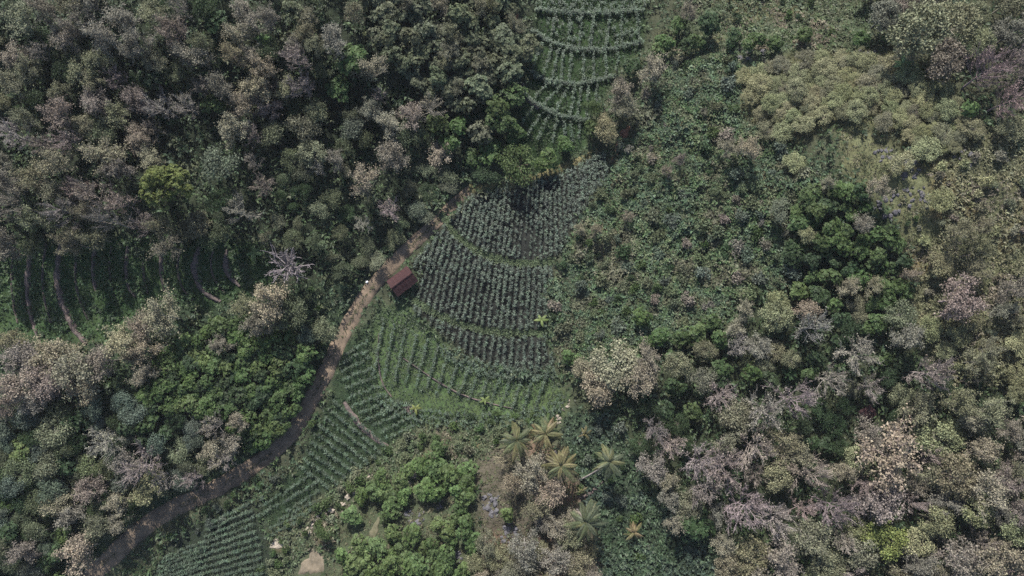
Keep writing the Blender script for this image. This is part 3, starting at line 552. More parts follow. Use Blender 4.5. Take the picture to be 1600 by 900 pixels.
H1 = [(838,17),(870,22),(920,23),(960,21),(1005,18)]; H2 = [(834,48),(850,64),(880,75),(915,81),(950,80),(1003,68)]; H3 = [(828,112),(850,128),(880,134),(920,131),(960,121)]; H4 = [(818,150),(850,172),(880,184),(918,188)]
for hln in (H1, H2, H3, H4): curve(hln, .38, .2, 3)
for k in range(9): curve([(842, 14 - k * 7), (920, 17 - k * 7), (1004, 12 - k * 7)], .6, .2)
for a in [(868,25,860,66),(889,25,888,74),(908,26,905,74),(927,26,922,79),(952,26,947,78),(970,25,972,76),(995,24,998,68),(848,70,832,106),(862,76,848,120),(872,80,862,126),(880,82,876,130),(893,85,889,132),(912,85,911,130),(926,86,928,128),(946,86,946,122),(965,85,962,112),
          (855,132,835,156),(873,138,850,166),(885,140,868,176),(897,140,890,180),(906,138,902,184),(918,138,916,180),(932,136,930,164),(832,170,812,200),(846,178,824,212),(858,182,840,218),(870,188,864,222),(881,192,882,224),(892,192,893,224),(906,192,903,218)]: row(*a, .42, .1)
for k in range(40): row(*(lambda u, v: (u, v, u + 1, v + 1))(rng.uniform(855, 995), rng.uniform(30, 70)))
for a in [(543,605,592,588),(547,620,597,602),(553,634,604,614),(563,645,612,624),(572,656,624,632),(584,664,634,642),(596,674,646,650),(606,684,658,658),(538,592,584,574),(536,580,578,560),(534,568,576,548),(536,556,574,534),
          (524,628,608,700),(517,640,600,710),(508,652,590,716),(500,664,576,722),(494,677,566,730),(488,690,556,738),(482,703,542,746),(477,716,528,754),(470,728,514,762),
          (444,770,486,742),(446,784,496,752),(450,798,500,766),(436,812,498,780),(424,824,488,796),(416,838,470,812),(410,790,440,770),(404,806,436,786)]: row(*a, .42, .12)
for k in range(18):
    y0 = 802 + k * 10.6; row(300 - k * 4 + 30, y0 + 14, 392 + k * 2.2, y0 - 16, .42, .08)
for k in range(7): curve([(262 - 4 * k, 868 + 8 * k), (300 - 4 * k, 852 + 8 * k), (330 - 4 * k, 843 + 8 * k)], .45, .1)
for k in range(9): row(930 + 13 * k, 850 + 2 * k, 985 + 11 * k, 915, .5, .12)
# faint rows of the low green plot and the denser rim of it
for k in range(16): row(600 + 17 * k, 500 + 8.2 * k if k < 9 else 570 + 1.5 * (k - 9), 585 + 16.5 * k, 585 + 4.2 * k, .42, .10)
for k in range(3): curve([(590, 618 + 9 * k), (650, 640 + 9 * k), (730, 650 + 9 * k), (820, 648 + 9 * k), (880, 620 + 9 * k)], .5, .25)
for k in range(4): curve([(692, 540 + 6 * k), (740, 564 + 6 * k), (800, 579 + 5 * k), (866, 572 + 6 * k)], .5, .25)
RP = np.concatenate(CROP['rows']); RP = RP[road_dist(RP[:, 0], RP[:, 1]) > .4]; RP = np.column_stack([RP, T(RP[:, 0], RP[:, 1])])
RS = rng.uniform(.55, .92, len(RP))
def crop_things(P, S, name, label, group, cat, n, proto_geo, stuff_name, stuff_label, C, k, nvar=4):
    order = np.argsort(-S * (1 + 1e-6 * np.arange(len(S)))); pxx, pyy = project(P[:, 0], P[:, 1], P[:, 2]); vis = (pxx > 5) & (pxx < 1595) & (pyy > 5) & (pyy < 895)
    order = [i for i in order if vis[i]][:n]; rest = np.ones(len(P), bool); rest[order] = False
    protos = []
    for v in range(nvar):
        g = Geo(); maize_geo(g, np.zeros((1, 3)), np.ones(1), None, k); protos.append(g.build(name, M['maize']))
    for i in order:
        o = link(name, protos[int(rng.integers(nvar))], None, C * rng.uniform(.8, 1.2)); o.location = P[i]; s = S[i]; o.scale = (s, s, s); o.rotation_euler = (0, 0, rng.uniform(0, 6.28)); tag(o, label, cat, group)
    g = Geo(); Q = P[rest]; cc = C * rng.uniform(.75, 1.25, (len(Q), 1)) * rng.uniform(.93, 1.07, (len(Q), 3)); maize_geo(g, Q, S[rest], cc, k)
    tag(link(stuff_name, g.build(stuff_name, M['crop'])), stuff_label, cat, None, 'stuff')
crop_things(MP, MS, 'maize_plant', 'tall maize plant with arching leaves in the maize field beside the hut', 'tallest maize plants of the field', 'maize', 300, None, 'maize_crop', 'dense dark green maize crop filling the field right of the hut', MC, 9)
crop_things(RP, RS, 'row_crop_plant', 'leafy young crop plant standing in a planted terrace row', 'largest plants of the terrace rows', 'crop plant', 300, None, 'row_crop', 'rows of young leafy crop on the terraces', np.array((.056, .078, .050)), 9)

BANKS = [([(22,385),(18,430),(20,470),(28,505)], .22, 'bank', 'fine terrace ridge nearest the left edge'),([(72,380),(66,425),(68,465),(80,505)], .2, 'bank', 'fine terrace ridge between the two leftmost banks'),([(122,385),(116,425),(122,465),(138,500)], .2, 'bank', 'fine terrace ridge right of the orange-tipped bank'),([(174,385),(170,425),(178,462)], .2, 'bank', 'fine terrace ridge left of the pale-tipped middle bank'),([(226,390),(223,425),(232,460)], .2, 'bank', 'fine terrace ridge right of the pale-tipped middle bank'),([(282,388),(276,420),(284,450),(300,470)], .2, 'bank', 'fine terrace ridge left of the strongly curved bank'),([(334,388),(328,415),(336,440),(352,458)], .2, 'bank', 'fine terrace ridge between the two curved banks'),
 ([(50,375),(44,420),(42,460),(50,500),(58,525)], .5, 'bank', 'dark stone terrace bank, leftmost on the left terraces'), ([(95,375),(88,420),(92,460),(105,495),(122,525),(135,537)], .65, 'bank', 'terrace bank with orange bare earth at its lower end, left terraces'),
 ([(150,380),(144,420),(150,455)], .45, 'bank', 'short pale terrace bank, third from the left edge on the left terraces'), ([(200,385),(196,420),(200,450),(212,465)], .45, 'bank', 'terrace bank with pale lower tip in the middle of the left terraces'),
 ([(252,390),(250,425),(258,455)], .4, 'bank', 'faint terrace bank left of the two curved ones'), ([(312,385),(302,415),(308,445),(325,463),(345,472)], .6, 'bank', 'strongly curved terrace bank ending in pale stones, left terraces'), ([(355,390),(352,415),(360,435),(375,448)], .55, 'bank', 'rightmost curved terrace bank below the forest'),
 ([(538,628),(548,645),(562,664),(585,685),(606,698)], .6, 'bank', 'brown earth bank between the crop rows left of the verge'), ([(630,560),(655,577),(680,594),(710,612),(745,626),(800,638)], .22, 'bank', 'thin brown earth bank across the low green plot'),
 ([(592,520),(590,560),(596,600),(612,620)], .2, 'bank', 'narrow footpath bank at the left side of the low green plot'), ([(890,630),(880,645),(868,662)], .5, 'pale', 'whitish stone line beside the upper palm'), ([(905,778),(925,770),(942,752)], .4, 'bank', 'curved violet bank below the right palm'),
 ([(816,130),(822,150),(842,170)], .5, 'bank', 'dark violet stone bank at the left of the upper terraced field'),
 ([(1390,245),(1410,270),(1420,300),(1425,325)], .6, 'rock', 'inner curved stone row on the contour meadow'), ([(1415,250),(1438,285),(1448,320)], .65, 'rock', 'outer curved stone row on the contour meadow'), ([(1360,330),(1378,318),(1395,308)], .6, 'rock', 'short stone row at the foot of the contour meadow'), ([(1385,340),(1402,330),(1415,322)], .6, 'rock', 'lowest short stone row on the contour meadow'),
 ([(480,830),(500,812),(512,800)], .6, 'pale', 'pale stone row on the verge, lowest of three'), ([(520,795),(535,785),(552,770)], .65, 'pale', 'pale stone row on the verge, middle of three'), ([(632,748),(655,738),(680,725)], .7, 'pale', 'pale stone row above the mound trees')]
# ------------------------------------------------------------------ weeds and grass (uncountable)
BARE = [(smooth_line(p_, .5), w_ * (1.3 if m_ == 'pale' else .8)) for p_, w_, m_, l_ in BANKS] + [(np.stack(ground(np.array([a_]), np.array([b_]))[:2], 1), c_) for a_, b_, c_ in ((976., 208., 1.0), (490., 878., 2.4), (586., 826., 1.0), (590., 812., .9), (582., 842., .9), (436., 851., 1.3), (641., 640., .9), (555., 830., .8), (470., 890., 1.5))]
def weeds(name, label, regs, dens, leaf, palette, seed, k=6, patch=6.0, elev=(.25, 1.1), road=.15, wid=.42, lump=0.0, lsize=2.0):
    n = int(dens * 250 * 150); x = rng.uniform(-122, 122, n); y = rng.uniform(-74, 76, n); z = T(x, y); u, v = project(x, y, z)
    r = region(u + rng.normal(size=n) * 5, v + rng.normal(size=n) * 5); okk = np.isin(r, regs) & (u > -60) & (u < 1660) & (v > -50) & (v < 950)
    x, y, z = x[okk], y[okk], z[okk]; d = road_dist(x, y); keep = (d > road) & (np.hypot(x - hut_xy[0], y - hut_xy[1]) > 2.2); x, y, z = x[keep], y[keep], z[keep]; n = len(x)
    far_ = np.ones(n, bool)
    for q, rr_ in BARE: far_ &= line_dist(x, y, q) > rr_
    x, y, z = x[far_], y[far_], z[far_]; n = len(x)
    if lump:
        l1 = vnoise(x, y, lsize, seed + 5); l2 = vnoise(x, y, lsize * .4, seed + 6); l3 = vnoise(x, y, lsize * 3, seed + 7)
        z = z + lump * np.clip(.55 * l1 + .3 * l2 + .5 * l3 - .42, 0, 1) * 1.6 * rng.uniform(0, 1, n) ** .35
    pal = np.array(palette); pn = .65 * vnoise(x, y, patch, seed) + .35 * vnoise(x, y, patch * .3, seed + 1) + rng.normal(size=n) * .07; pi = np.clip(((pn - .2) / .6 * len(pal)).astype(int), 0, len(pal) - 1)
    C = pal[pi] * rng.uniform(.75, 1.3, (n, 1)); S = leaf * rng.uniform(.6, 1.35, n) * (.65 + .8 * vnoise(x, y, patch * .5, seed + 2))
    B = np.repeat(np.stack([x, y, z - .03], 1), k, 0); az = rng.uniform(0, 6.28, n * k); el = rng.uniform(*elev, n * k)
    D = np.stack([np.cos(az) * np.cos(el), np.sin(az) * np.cos(el), np.sin(el)], 1); Sr = np.repeat(S, k) * rng.uniform(.7, 1.3, n * k); B[:, 2] += Sr * rng.uniform(0, .6, n * k)
    g = Geo(); g.leaves(B, D, np.tile([0, 0, 1.0], (n * k, 1)), Sr, Sr * wid, .35, np.repeat(C, k, 0))
    tag(link(name, g.build(name, M['stuff'])), label, 'vegetation', None, 'stuff')
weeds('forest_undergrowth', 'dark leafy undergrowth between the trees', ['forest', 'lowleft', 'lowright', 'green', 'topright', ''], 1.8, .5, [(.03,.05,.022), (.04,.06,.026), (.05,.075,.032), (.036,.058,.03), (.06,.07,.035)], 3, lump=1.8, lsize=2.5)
weeds('hillside_scrub', 'tangled green scrub and weeds covering the right slope', ['slope'], 12.0, .38, [(.088,.094,.056), (.075,.10,.05), (.06,.094,.052), (.075,.105,.062), (.06,.098,.042), (.085,.108,.052), (.09,.104,.056), (.105,.105,.065)], 9, 7, 6, (.25, 1.25), lump=1.7, lsize=1.9)
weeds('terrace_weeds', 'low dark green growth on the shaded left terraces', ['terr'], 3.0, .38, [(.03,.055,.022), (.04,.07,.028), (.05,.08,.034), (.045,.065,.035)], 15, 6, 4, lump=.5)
weeds('low_field_growth', 'low bright green ground crop between the field rows', ['mid'], 8.0, .24, [(.042,.060,.030), (.048,.068,.034), (.054,.076,.040), (.050,.070,.040)], 21, 6, 5)
weeds('row_gap_growth', 'low dark green ground growth between the terrace rows', ['top', 'midrows', 'lowrows'], 4.0, .22, [(.026,.042,.018), (.032,.05,.022), (.038,.058,.024)], 45, 6, 5)
weeds('meadow_grass', 'olive grass tufts on the open slopes', ['hilltop', 'meadow', 'mound', 'scrub'], 6.0, .28, [(.10,.098,.055), (.085,.095,.048), (.075,.09,.042), (.11,.105,.06), (.12,.112,.068), (.075,.085,.05)], 27, 6, 4, (.4, 1.3), .1, .3)
weeds('right_hill_scrub', 'pale olive scrub and dry grass on the far right hill', ['east'], 8.0, .36, [(.11,.115,.064), (.135,.134,.076), (.148,.148,.084), (.165,.155,.09), (.125,.13,.066), (.14,.122,.088)], 61, 6, 5, (.4, 1.3), .1, .36, 1.3, 2.6)
weeds('verge_weeds', 'green weeds and herbs on the stony verge', ['verge', 'field'], 8.0, .36, [(.06,.085,.04), (.075,.095,.05), (.09,.10,.055), (.065,.09,.038), (.12,.105,.07)], 51, 6, 3, lump=.9, lsize=1.6)
weeds('lower_plot_growth', 'dark leafy growth on the plot by the palms', ['lowcrop'], 5.0, .42, [(.035,.055,.028), (.045,.07,.036), (.055,.08,.045), (.04,.06,.04)], 33, 7, 4, lump=1.2, lsize=1.8)
g = Geo()   # weeds on the two grassy steps of the maize field
for L_ in BL:
    for _ in range(16):
        P = np.column_stack([L_ + rng.normal(size=L_.shape) * .36, np.zeros(len(L_))]); P[:, 2] = T(P[:, 0], P[:, 1]) + .15; n = len(P) * 6; az = rng.uniform(0, 6.28, n); el = rng.uniform(.3, 1.2, n)
        g.leaves(np.repeat(P, 6, 0), np.stack([np.cos(az) * np.cos(el), np.sin(az) * np.cos(el), np.sin(el)], 1), np.tile([0, 0, 1.0], (n, 1)), rng.uniform(.25, .5, n), .14, .3, np.repeat(np.array([[.075, .10, .05]]) * rng.uniform(.8, 1.2, (len(P), 1)), 6, 0))
tag(link('field_step_grass', g.build('field_step_grass', M['stuff'])), 'grass on the curved steps across the maize field', 'vegetation', None, 'stuff')

# ------------------------------------------------------------------ terrace banks, stone lines, bare soil, rocks
def stone_row(p, wd, mat, lb):
    L_ = smooth_line(p, .55); root = link('stone_row', None); z0 = T(L_[:1, 0], L_[:1, 1])[0]; root.location = (L_[0, 0], L_[0, 1], z0); tag(root, lb, 'stone row', 'banks and stone rows')
    for q in L_:
        if rng.uniform() < .2: continue
        for _ in range(2):
            x, y = q + rng.normal(size=2) * wd * .6; o = link('stone', STONES[int(rng.integers(len(STONES)))][mat], root); sz = wd * rng.uniform(.45, 1.0)
            o.scale = (sz, sz * rng.uniform(.6, 1), sz * .7); o.location = (x - L_[0, 0], y - L_[0, 1], float(T(np.array([x]), np.array([y]))[0]) - z0 + .04); o.rotation_euler = (0, 0, rng.uniform(0, 6.28))
import bmesh
STONES = []
for _ in range(5):
    d = norm(rng.normal(size=(24, 3))) * rng.uniform(.7, 1.1, (24, 1)); e = {}
    for mk in ('rock', 'pale'):
        bm = bmesh.new()
        for q in d: bm.verts.new(q)
        bmesh.ops.convex_hull(bm, input=bm.verts); bmesh.ops.delete(bm, geom=[v for v in bm.verts if not v.link_faces], context='VERTS')
        me = bpy.data.meshes.new('stone'); bm.to_mesh(me); bm.free(); me.materials.append(M[mk]); e[mk] = me
    STONES.append(e)
for i, (p, wd, mt, lb) in enumerate(BANKS):
    if mt in ('rock', 'pale'): stone_row(p, wd, mt, lb); continue
    L_ = smooth_line(p, .35); taper = wd * (.45 + .55 * np.sin(np.linspace(.15, 2.9, len(L_))))
    nm = {'bank': 'terrace_bank', 'pale': 'stone_row', 'rock': 'stone_row', 'bare': 'earth_bank'}[mt]
    tag(link(nm, ribbon(nm, L_, taper, M[mt], [(-1.2, -.15), (-.7, .14), (-.2, .3), (.3, .36), (.7, .16), (1.2, -.15)], .6, 10 + i)), lb, 'stone row' if 'stone' in nm else 'bank', 'banks and stone rows')
def patch(name, px, py, r, sx, ang, mat, lb, cat):
    X, Y, Z = ground(np.array([float(px)]), np.array([float(py)])); V = []; nr, na = 6, 20
    for i in range(nr):
        for a in range(na):
            th = a / na * 2 * math.pi; rr = r * (i / (nr - 1)) * (1 + .25 * math.sin(3 * th + px) + .15 * math.sin(7 * th)); u, v = rr * math.cos(th) * sx, rr * math.sin(th)
            x = X[0] + u * math.cos(ang) - v * math.sin(ang); y = Y[0] + u * math.sin(ang) + v * math.cos(ang); V.append((x, y, float(T(np.array([x]), np.array([y]))[0]) + (.14 if i < nr - 1 else -.1)))
    F = [(i * na + a, i * na + (a + 1) % na, (i + 1) * na + (a + 1) % na, (i + 1) * na + a) for i in range(nr - 1) for a in range(na)]
    tag(link(name, mesh_np(name, V, F, mat, None, True)), lb, cat, None, 'structure')
patch('bare_soil', 976, 208, .9, 1.6, 1.0, M['bare'], 'red bare soil patch on the gully edge', None)
patch('bare_soil', 962, 238, .7, 2.6, 1.3, M['bare'], 'red bare soil strip at the maize corner', None)
patch('bare_soil', 807, 25, .55, 3.0, 1.45, M['bare'], 'orange bare soil scar in the forest top', None)
patch('bare_soil', 490, 878, 2.0, 1.5, .9, soil_mat('brown_soil', (.10, .085, .06), (.17, .14, .10), 1.2), 'brown bare soil patch at the bottom edge', None)
patch('bare_soil', 586, 826, .7, 3.2, 1.25, soil_mat('grassy_soil', (.075, .075, .045), (.12, .11, .07), 1.2), 'pale grassy strip between the mound trees', None)
patch('bare_soil', 436, 851, .9, 2.2, -.1, M['pale'], 'pale bare soil patch on the verge', None)
patch('bare_soil', 641, 640, .8, 1.8, -.1, M['bank'], 'brown bare soil patch by the yellow banana leaf', None)
def rock_cluster(px, py, spread, n, size, mat, lb, name='rock_outcrop', cat='rock', sx=1.0):
    X, Y, Z = ground(np.array([float(px)]), np.array([float(py)])); root = link(name, None); root.location = (X[0], Y[0], Z[0]); tag(root, lb, cat, 'rock outcrops')
    for k in range(n):
        a, r = rng.uniform(0, 6.28), math.sqrt(rng.uniform()) * spread; s = size * rng.uniform(.35, 1.35); d = rng.normal(size=(26, 3)); d = norm(d) * rng.uniform(.7, 1.1, (26, 1))
        import bmesh; bm = bmesh.new()
        for p in d: bm.verts.new(p * np.array([s * rng.uniform(.8, 1.2), s, s * .75]))
        bmesh.ops.convex_hull(bm, input=bm.verts); bmesh.ops.delete(bm, geom=[v for v in bm.verts if not v.link_faces], context='VERTS')
        me = bpy.data.meshes.new('rock'); bm.to_mesh(me); bm.free(); me.materials.append(mat)
        o = link('rock', me, root); dx, dy = math.cos(a) * r * sx, math.sin(a) * r; o.location = (dx, dy, float(T(np.array([X[0] + dx]), np.array([Y[0] + dy]))[0]) - Z[0] - s * .05); o.rotation_euler = (0, 0, rng.uniform(0, 6.28))
rock_cluster(648, 808, 1.5, 16, .5, M['rock'], 'violet grey rock outcrop among the bright green trees of the mound', sx=1.4)
rock_cluster(590, 852, .9, 7, .45, M['rock'], 'small violet rock outcrop lower left on the mound')
rock_cluster(770, 790, 2.2, 22, .55, M['rock'], 'large violet rock outcrop right of the mound trees')
rock_cluster(800, 835, 2.0, 18, .5, M['rock'], 'violet rock outcrop above the bottom edge in the dry scrub')
rock_cluster(1175, 88, 2.0, 18, .5, M['rock'], 'violet rocks scattered below the top green field', sx=1.5)
rock_cluster(1352, 88, 1.4, 9, .4, M['rock'], 'violet rocks beside the hilltop banana plant', sx=1.5)
rock_cluster(1380, 242, 1.4, 10, .4, M['rock'], 'violet rocks at the top of the contour meadow', sx=1.4)
rock_cluster(1505, 248, 1.6, 10, .45, M['rock'], 'violet rocks on the grassy right hill')
rock_cluster(690, 790, .8, 5, .4, M['rock'], 'few violet rocks right of the mound outcrop')
rock_cluster(712, 870, 1.2, 8, .45, M['rock'], 'violet rocks between mound trees and dry scrub')
rock_cluster(575, 742, 1.5, 12, .32, M['pale'], 'pale stones heaped at the end of the crop rows', sx=1.6)
rock_cluster(598, 745, .3, 1, .62, soil_mat('cream_stone', (.5, .45, .3), (.62, .56, .4), 2, .3), 'single cream boulder on the stony verge', 'boulder', 'boulder')
rock_cluster(986, 495, .2, 1, .42, soil_mat('white_stone', (.55, .55, .56), (.66, .66, .66), 2, .3), 'white stone beside the lone bush on the right slope', 'boulder', 'boulder')
rock_cluster(573, 441, .1, 1, .22, soil_mat('chalk_stone', (.55, .55, .56), (.66, .66, .66), 2, .3), 'white stone on the road verge left of the hut', 'boulder', 'boulder')
rock_cluster(700, 742, 1.6, 10, .3, M['pale'], 'pale stones along the upper edge of the mound', sx=2)

# ------------------------------------------------------------------ palms and bananas, every frond a part
def blade(L_, wd, arch, n, fold, leaflets):
    """one arching leaf along +X; leaflets: a comb of narrow blades either side of a rib"""
    g = Geo(); t = np.linspace(0, 1, n + 1); x = L_ * (t - .12 * t ** 2 * arch); z = L_ * (.42 * t - (.42 + .38 * arch) * t ** 2)
    P = np.stack([x, 0 * x, z], 1); rr = .05 * (1 - .75 * t)
    if leaflets:
        g.tubes(P[:-1], P[1:], rr[:-1], rr[1:], 4)
        m = leaflets; u = np.linspace(.1, .99, m); b = np.stack([np.interp(u, t, P[:, i]) for i in range(3)], 1); fw = norm(np.gradient(b, axis=0))
        for s in (-1, 1):
            D = fw * .75 + np.array([0, s * 1.0, 0]) + np.array([0, 0, -.28]); ln = wd * np.sin(np.clip(u * 2.6 + .35, 0, 3.0)) ** .8 * rng.uniform(.85, 1.1, m)
            g.leaves(b, D, np.tile([0, -s * .35, 1.0], (m, 1)), ln, .12, .18)
    else:
        wv = wd * np.sin(np.clip(.25 + t * 2.85, 0, math.pi)) ** .7; A = P + np.stack([0 * t, wv, -wv * fold], 1); B = P - np.stack([0 * t, wv, wv * fold], 1)
        V = np.stack([A, P, B], 1).reshape(-1, 3); i = np.arange(n)[:, None] * 3 + np.arange(2)[None]; g.add(V, np.stack([i, i + 1, i + 4, i + 3], -1).reshape(-1, 4))
    return g
FR = [blade(4.2, .85, a, 9, 0, 30).build('frond', M['frond']) for a in (.6, 1.0, 1.4)]
LEAFB = [blade(2.0, .33, a, 6, .35, 0).build('leaf', M['frond']) for a in (.6, 1.1)]
PC = [(.075,.088,.042), (.105,.104,.046), (.068,.08,.048), (.118,.106,.050), (.135,.104,.056)]
def palm(px, py, D, h, n, weights, lb, leanv, yellow_up=False):
    X, Y, Z = ground(np.array([float(px)]), np.array([float(py)]), h); s = D * .125 * (DIST - Z[0] - h) / DIST / 2 / 3.9; bx, by = X[0] - leanv[0], Y[0] - leanv[1]; bz = float(T(np.array([bx]), np.array([by]))[0])
    root = link('coconut_palm', None); root.location = (bx, by, bz - .05); tag(root, lb, 'palm', 'palms below the low green plot')
    t = np.linspace(0, 1, 11); tipz = Z[0] + h - bz; P = np.stack([leanv[0] * t ** 1.4, leanv[1] * t ** 1.4, -.3 + t * (tipz + .3)], 1); g = Geo(); rr = .19 - .07 * t; rr[0] = .28; g.tubes(P[:-1], P[1:], rr[:-1], rr[1:], 8)
    link('trunk', g.build('trunk', M['bark'], True), root, (.24, .21, .19))
    for k in range(n):
        az = k * 2.399 + rng.normal() * .3; el = -.45 + 1.15 * (k / n) + rng.normal() * .06
        c = np.array(PC[rng.choice(5, p=weights)])
        if yellow_up and math.sin(az) > .1: c = np.array(PC[3])
        o = link('frond', FR[k % 3], root, c * rng.uniform(.85, 1.15)); o.location = P[-1]; q = s * rng.uniform(.7, 1.12) * (1 - .2 * k / n); o.scale = (q, q, q); o.rotation_euler = (rng.normal() * .15, -el, az)
    for k in range(5):
        import bmesh; 
        o = link('coconut', COCO, root, (.10, .11, .03)); a = k * 1.256; o.location = P[-1] + np.array([math.cos(a) * .28, math.sin(a) * .28, -.25])
import bmesh
bm = bmesh.new(); bmesh.ops.create_icosphere(bm, subdivisions=2, radius=.16)
for v in bm.verts: v.co.z *= 1.25
COCO = bpy.data.meshes.new('coconut'); bm.to_mesh(COCO); bm.free(); COCO.materials.append(M['frond'])
palm(808, 688, 66, 7.5, 26, [.35, .3, .15, .2, 0], 'left palm of the pair at the foot of the low green plot', (.6, -.8))
palm(852, 678, 62, 7.0, 26, [.25, .3, .1, .25, .1], 'right palm of the pair with orange tinged fronds below the low green plot', (-1.0, -.7))
palm(877, 728, 68, 8.0, 28, [.35, .25, .15, .25, 0], 'palm with a yellow upright fan of fronds below the pair of palms', (.5, -1.6), True)
palm(953, 722, 60, 8.0, 26, [.35, .15, .5, 0, 0], 'rightmost green palm with pale trunk bending down to the lower left', (4.5, 4.2))
palm(916, 816, 70, 8.0, 25, [.2, .15, .65, 0, 0], 'lowest grey green palm with long ragged fronds', (.8, -.6))
palm(991, 832, 36, 3.2, 15, [0, .1, 0, .4, .5], 'small orange yellow young palm in the dark plot', (.1, .1))
palm(914, 678, 30, 3.0, 7, [.2, .1, 0, .4, .3], 'sparse young palm with yellow fronds between the dark shrubs', (.1, .1))
palm(908, 768, 24, 2.5, 5, [.1, .5, 0, .4, 0], 'stubby young palm with one bright frond beside the curved bank', (.1, .1))
def banana(px, py, D, h, n, c, lb):
    X, Y, Z = ground(np.array([float(px)]), np.array([float(py)]), h); s = D * .125 / 2 / 1.9; root = link('banana_plant', None); root.location = (X[0], Y[0], Z[0] - .05); tag(root, lb, 'banana plant', 'banana plants')
    g = Geo(); g.tubes(np.array([[0, 0, -.3], [0, 0, h * .5]]), np.array([[0, 0, h * .5], [.03, 0, h]]), [.14, .11], [.11, .07], 7); link('stem', g.build('stem', M['bark'], True), root, (.10, .12, .05))
    for k in range(n):
        o = link('leaf', LEAFB[k % 2], root, np.array(c) * rng.uniform(.8, 1.2)); o.location = (0, 0, h); q = s * rng.uniform(.8, 1.1); o.scale = (q, q, q); o.rotation_euler = (rng.normal() * .2, -(.05 + .5 * k / n), k * 2.399 + rng.normal() * .2)
banana(1412, 100, 30, 2.2, 9, (.10, .16, .07), 'banana plant with pale green star of leaves on the hill crest')
banana(409, 62, 30, 2.6, 9, (.06, .12, .035), 'banana plant in a dark gap of the top forest')
banana(397, 395, 26, 2.2, 8, (.05, .085, .035), 'banana plant at the right end of the left terraces')
banana(649, 638, 20, 1.6, 5, (.10, .12, .035), 'yellow leaved banana plant at the lower edge of the low green plot')
banana(846, 500, 24, 1.8, 6, (.10, .14, .045), 'banana plant at the right edge of the maize field')
banana(758, 625, 18, 1.4, 5, (.11, .15, .05), 'small banana plant at the end of the thin earth bank')

# ------------------------------------------------------------------ huts
def roof_mat(name, a, b, c):
    m = bpy.data.materials.new(name); t, N, L = nodes(m); tc = N('ShaderNodeTexCoord')
    n = N('ShaderNodeTexNoise'); n.inputs['Scale'].default_value = .9; n.inputs['Detail'].default_value = 8; n.inputs['Roughness'].default_value = .7; L(tc.outputs['Object'], n.inputs['Vector'])
    cr = N('ShaderNodeValToRGB'); L(n.outputs[0], cr.inputs[0]); e = cr.color_ramp.elements; e[0].position = .35; e[0].color = (*a, 1); e[1].position = .55; e[1].color = (*b, 1); k = e.new(.7); k.color = (*c, 1)
    p = N('ShaderNodeBsdfPrincipled'); p.inputs['Roughness'].default_value = .85; p.inputs['Specular IOR Level'].default_value = .12; L(cr.outputs[0], p.inputs['Base Color']); o = N('ShaderNodeOutputMaterial'); L(p.outputs[0], o.inputs[0]); return m
RM = roof_mat('rusty_roof', (.028, .016, .017), (.044, .022, .022), (.105, .050, .040)); WOOD = bark_mat('weathered_wood', (.14, .11, .08)); BAMB = bark_mat('woven_bamboo', (.22, .18, .11))
def box(sx, sy, sz, mat, name):
    V = np.array([(x, y, z) for x in (-sx / 2, sx / 2) for y in (-sy / 2, sy / 2) for z in (0, sz)]); F = [(0, 1, 3, 2), (4, 6, 7, 5), (0, 4, 5, 1), (2, 3, 7, 6), (0, 2, 6, 4), (1, 5, 7, 3)]; return mesh_np(name, V, F, mat)
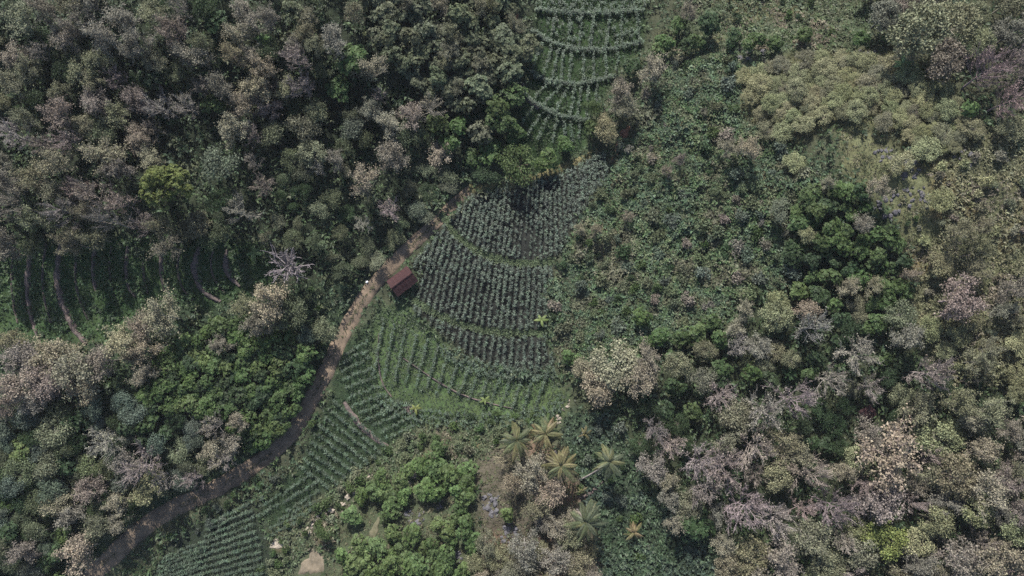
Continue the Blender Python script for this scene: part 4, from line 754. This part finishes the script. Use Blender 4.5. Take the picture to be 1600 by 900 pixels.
def hut(px, py, Lx, Wy, ang, hw, rise, nsheet, lb, name, cat):
    """gable roof of corrugated sheets on posts with low woven walls"""
    X, Y, Z = ground(np.array([float(px)]), np.array([float(py)]), hw + rise * .5); root = link(name, None); root.location = (X[0], Y[0], Z[0] - .1); root.rotation_euler = (0, 0, ang); tag(root, lb, cat)
    for sx in (-1, 0, 1):
        for sy in (-1, 1): o = link('post', box(.14, .14, hw + .25, WOOD, 'post'), root); o.location = (sx * (Lx / 2 - .45), sy * (Wy / 2 - .4), 0)
    for sy in (-1, 1): o = link('wall', box(Lx - 1.1, .06, hw * .75, BAMB, 'wall'), root); o.location = (0, sy * (Wy / 2 - .49), .1)
    o = link('wall', box(.06, Wy - 1.15, hw * .75, BAMB, 'wall'), root); o.location = (Lx / 2 - .55, 0, .1)
    slope = math.atan2(rise, Wy / 2); sl = math.hypot(rise, Wy / 2) + .12; wsheet = Lx / nsheet
    u = np.linspace(-wsheet / 2 - .03, wsheet / 2 + .03, 13); zc = .03 * np.cos(u / wsheet * 2 * math.pi * 4)
    for sy in (-1, 1):
        rs = link('roof_slope', box(Lx - .2, sl - .1, .06, WOOD, 'roof_slope'), root); rs.location = (0, 0, hw + rise); rs.rotation_euler = (slope if sy < 0 else -slope, 0, 0)
        for v in rs.data.vertices: v.co.y = v.co.y + sy * (sl / 2 - .05); v.co.z -= .1
        for k in range(nsheet):
            V = []; n = len(u); j = rng.uniform(-.04, .04); y1 = sl + j
            for dz in (.0, .012):
                for yy in (0.02, y1 * .5, y1): V += [(a, sy * yy, b + dz + .02 * (k % 2)) for a, b in zip(u, zc)]
            F = []
            for lay in (0, 1):
                for r_ in (0, 1):
                    for q in range(n - 1): a = (lay * 3 + r_) * n + q; F.append((a, a + 1, a + 1 + n, a + n))
            o = link('roof_sheet', mesh_np('roof_sheet', V, F, RM, None, True), rs); o.location = (-Lx / 2 + (k + .5) * wsheet, 0, .02); o.rotation_euler = (0, 0, rng.normal() * .008)
    V = []; 
    for x in (-Lx / 2 - .05, Lx / 2 + .05):
        for y, z in ((-.22, -.07), (-.1, .03), (0, .07), (.1, .03), (.22, -.07)): V.append((x, y, z))
    o = link('ridge_cap', mesh_np('ridge_cap', V, [(q, q + 1, q + 6, q + 5) for q in range(4)], RM), root); o.location = (0, 0, hw + rise + .07)
hut(628, 438.5, 4.9, 3.5, math.atan2(24, 31), 1.9, 1.15, 6, 'small hut with rusty red-brown gable roof beside the dirt road', 'field_hut', 'hut')
hut(1357, 646, 2.4, 1.9, .5, 1.8, .5, 4, 'small maroon roofed shelter half hidden among the trees of the lower right', 'shelter', 'shelter')
# ------------------------------------------------------------------ grass down the middle of the road
g = Geo(); q = np.repeat(RL, 7, 0); q = q[rng.uniform(size=len(q)) < .75 * (vnoise(q[:, 0], q[:, 1], 3.0, 71) > .45)]; q = q + rng.normal(size=q.shape) * .22; P = np.column_stack([q, T(q[:, 0], q[:, 1]) - .03]); n = len(P) * 5; az = rng.uniform(0, 6.28, n); el = rng.uniform(.4, 1.3, n)
g.leaves(np.repeat(P, 5, 0), np.stack([np.cos(az) * np.cos(el), np.sin(az) * np.cos(el), np.sin(el)], 1), np.tile([0, 0, 1.0], (n, 1)), rng.uniform(.12, .28, n), .07, .3, np.repeat(np.array([[.085, .09, .045]]) * rng.uniform(.8, 1.2, (len(P), 1)), 5, 0))
tag(link('road_grass', g.build('road_grass', M['stuff'])), 'grass tufts down the middle of the dirt road', 'vegetation', None, 'stuff')
# ------------------------------------------------------------------ air
hz = box(6800, 6800, 143, bpy.data.materials.new('haze_air'), 'haze'); m = hz.materials[0]; t, N, L = nodes(m)
pv = N('ShaderNodeVolumePrincipled'); pv.inputs['Color'].default_value = (.86, .89, 1.0, 1); pv.inputs['Density'].default_value = .00006; om = N('ShaderNodeOutputMaterial'); L(pv.outputs[0], om.inputs['Volume'])
o = link('haze', hz); o.location = (0, 0, -5); tag(o, 'thin bluish haze filling the valley air', 'haze', None, 'stuff')
print('trees', NTREE, 'shrubs', len(TREES) - NTREE, 'maize', len(MP), 'rows', len(RP), 'objects', len(bpy.data.objects))
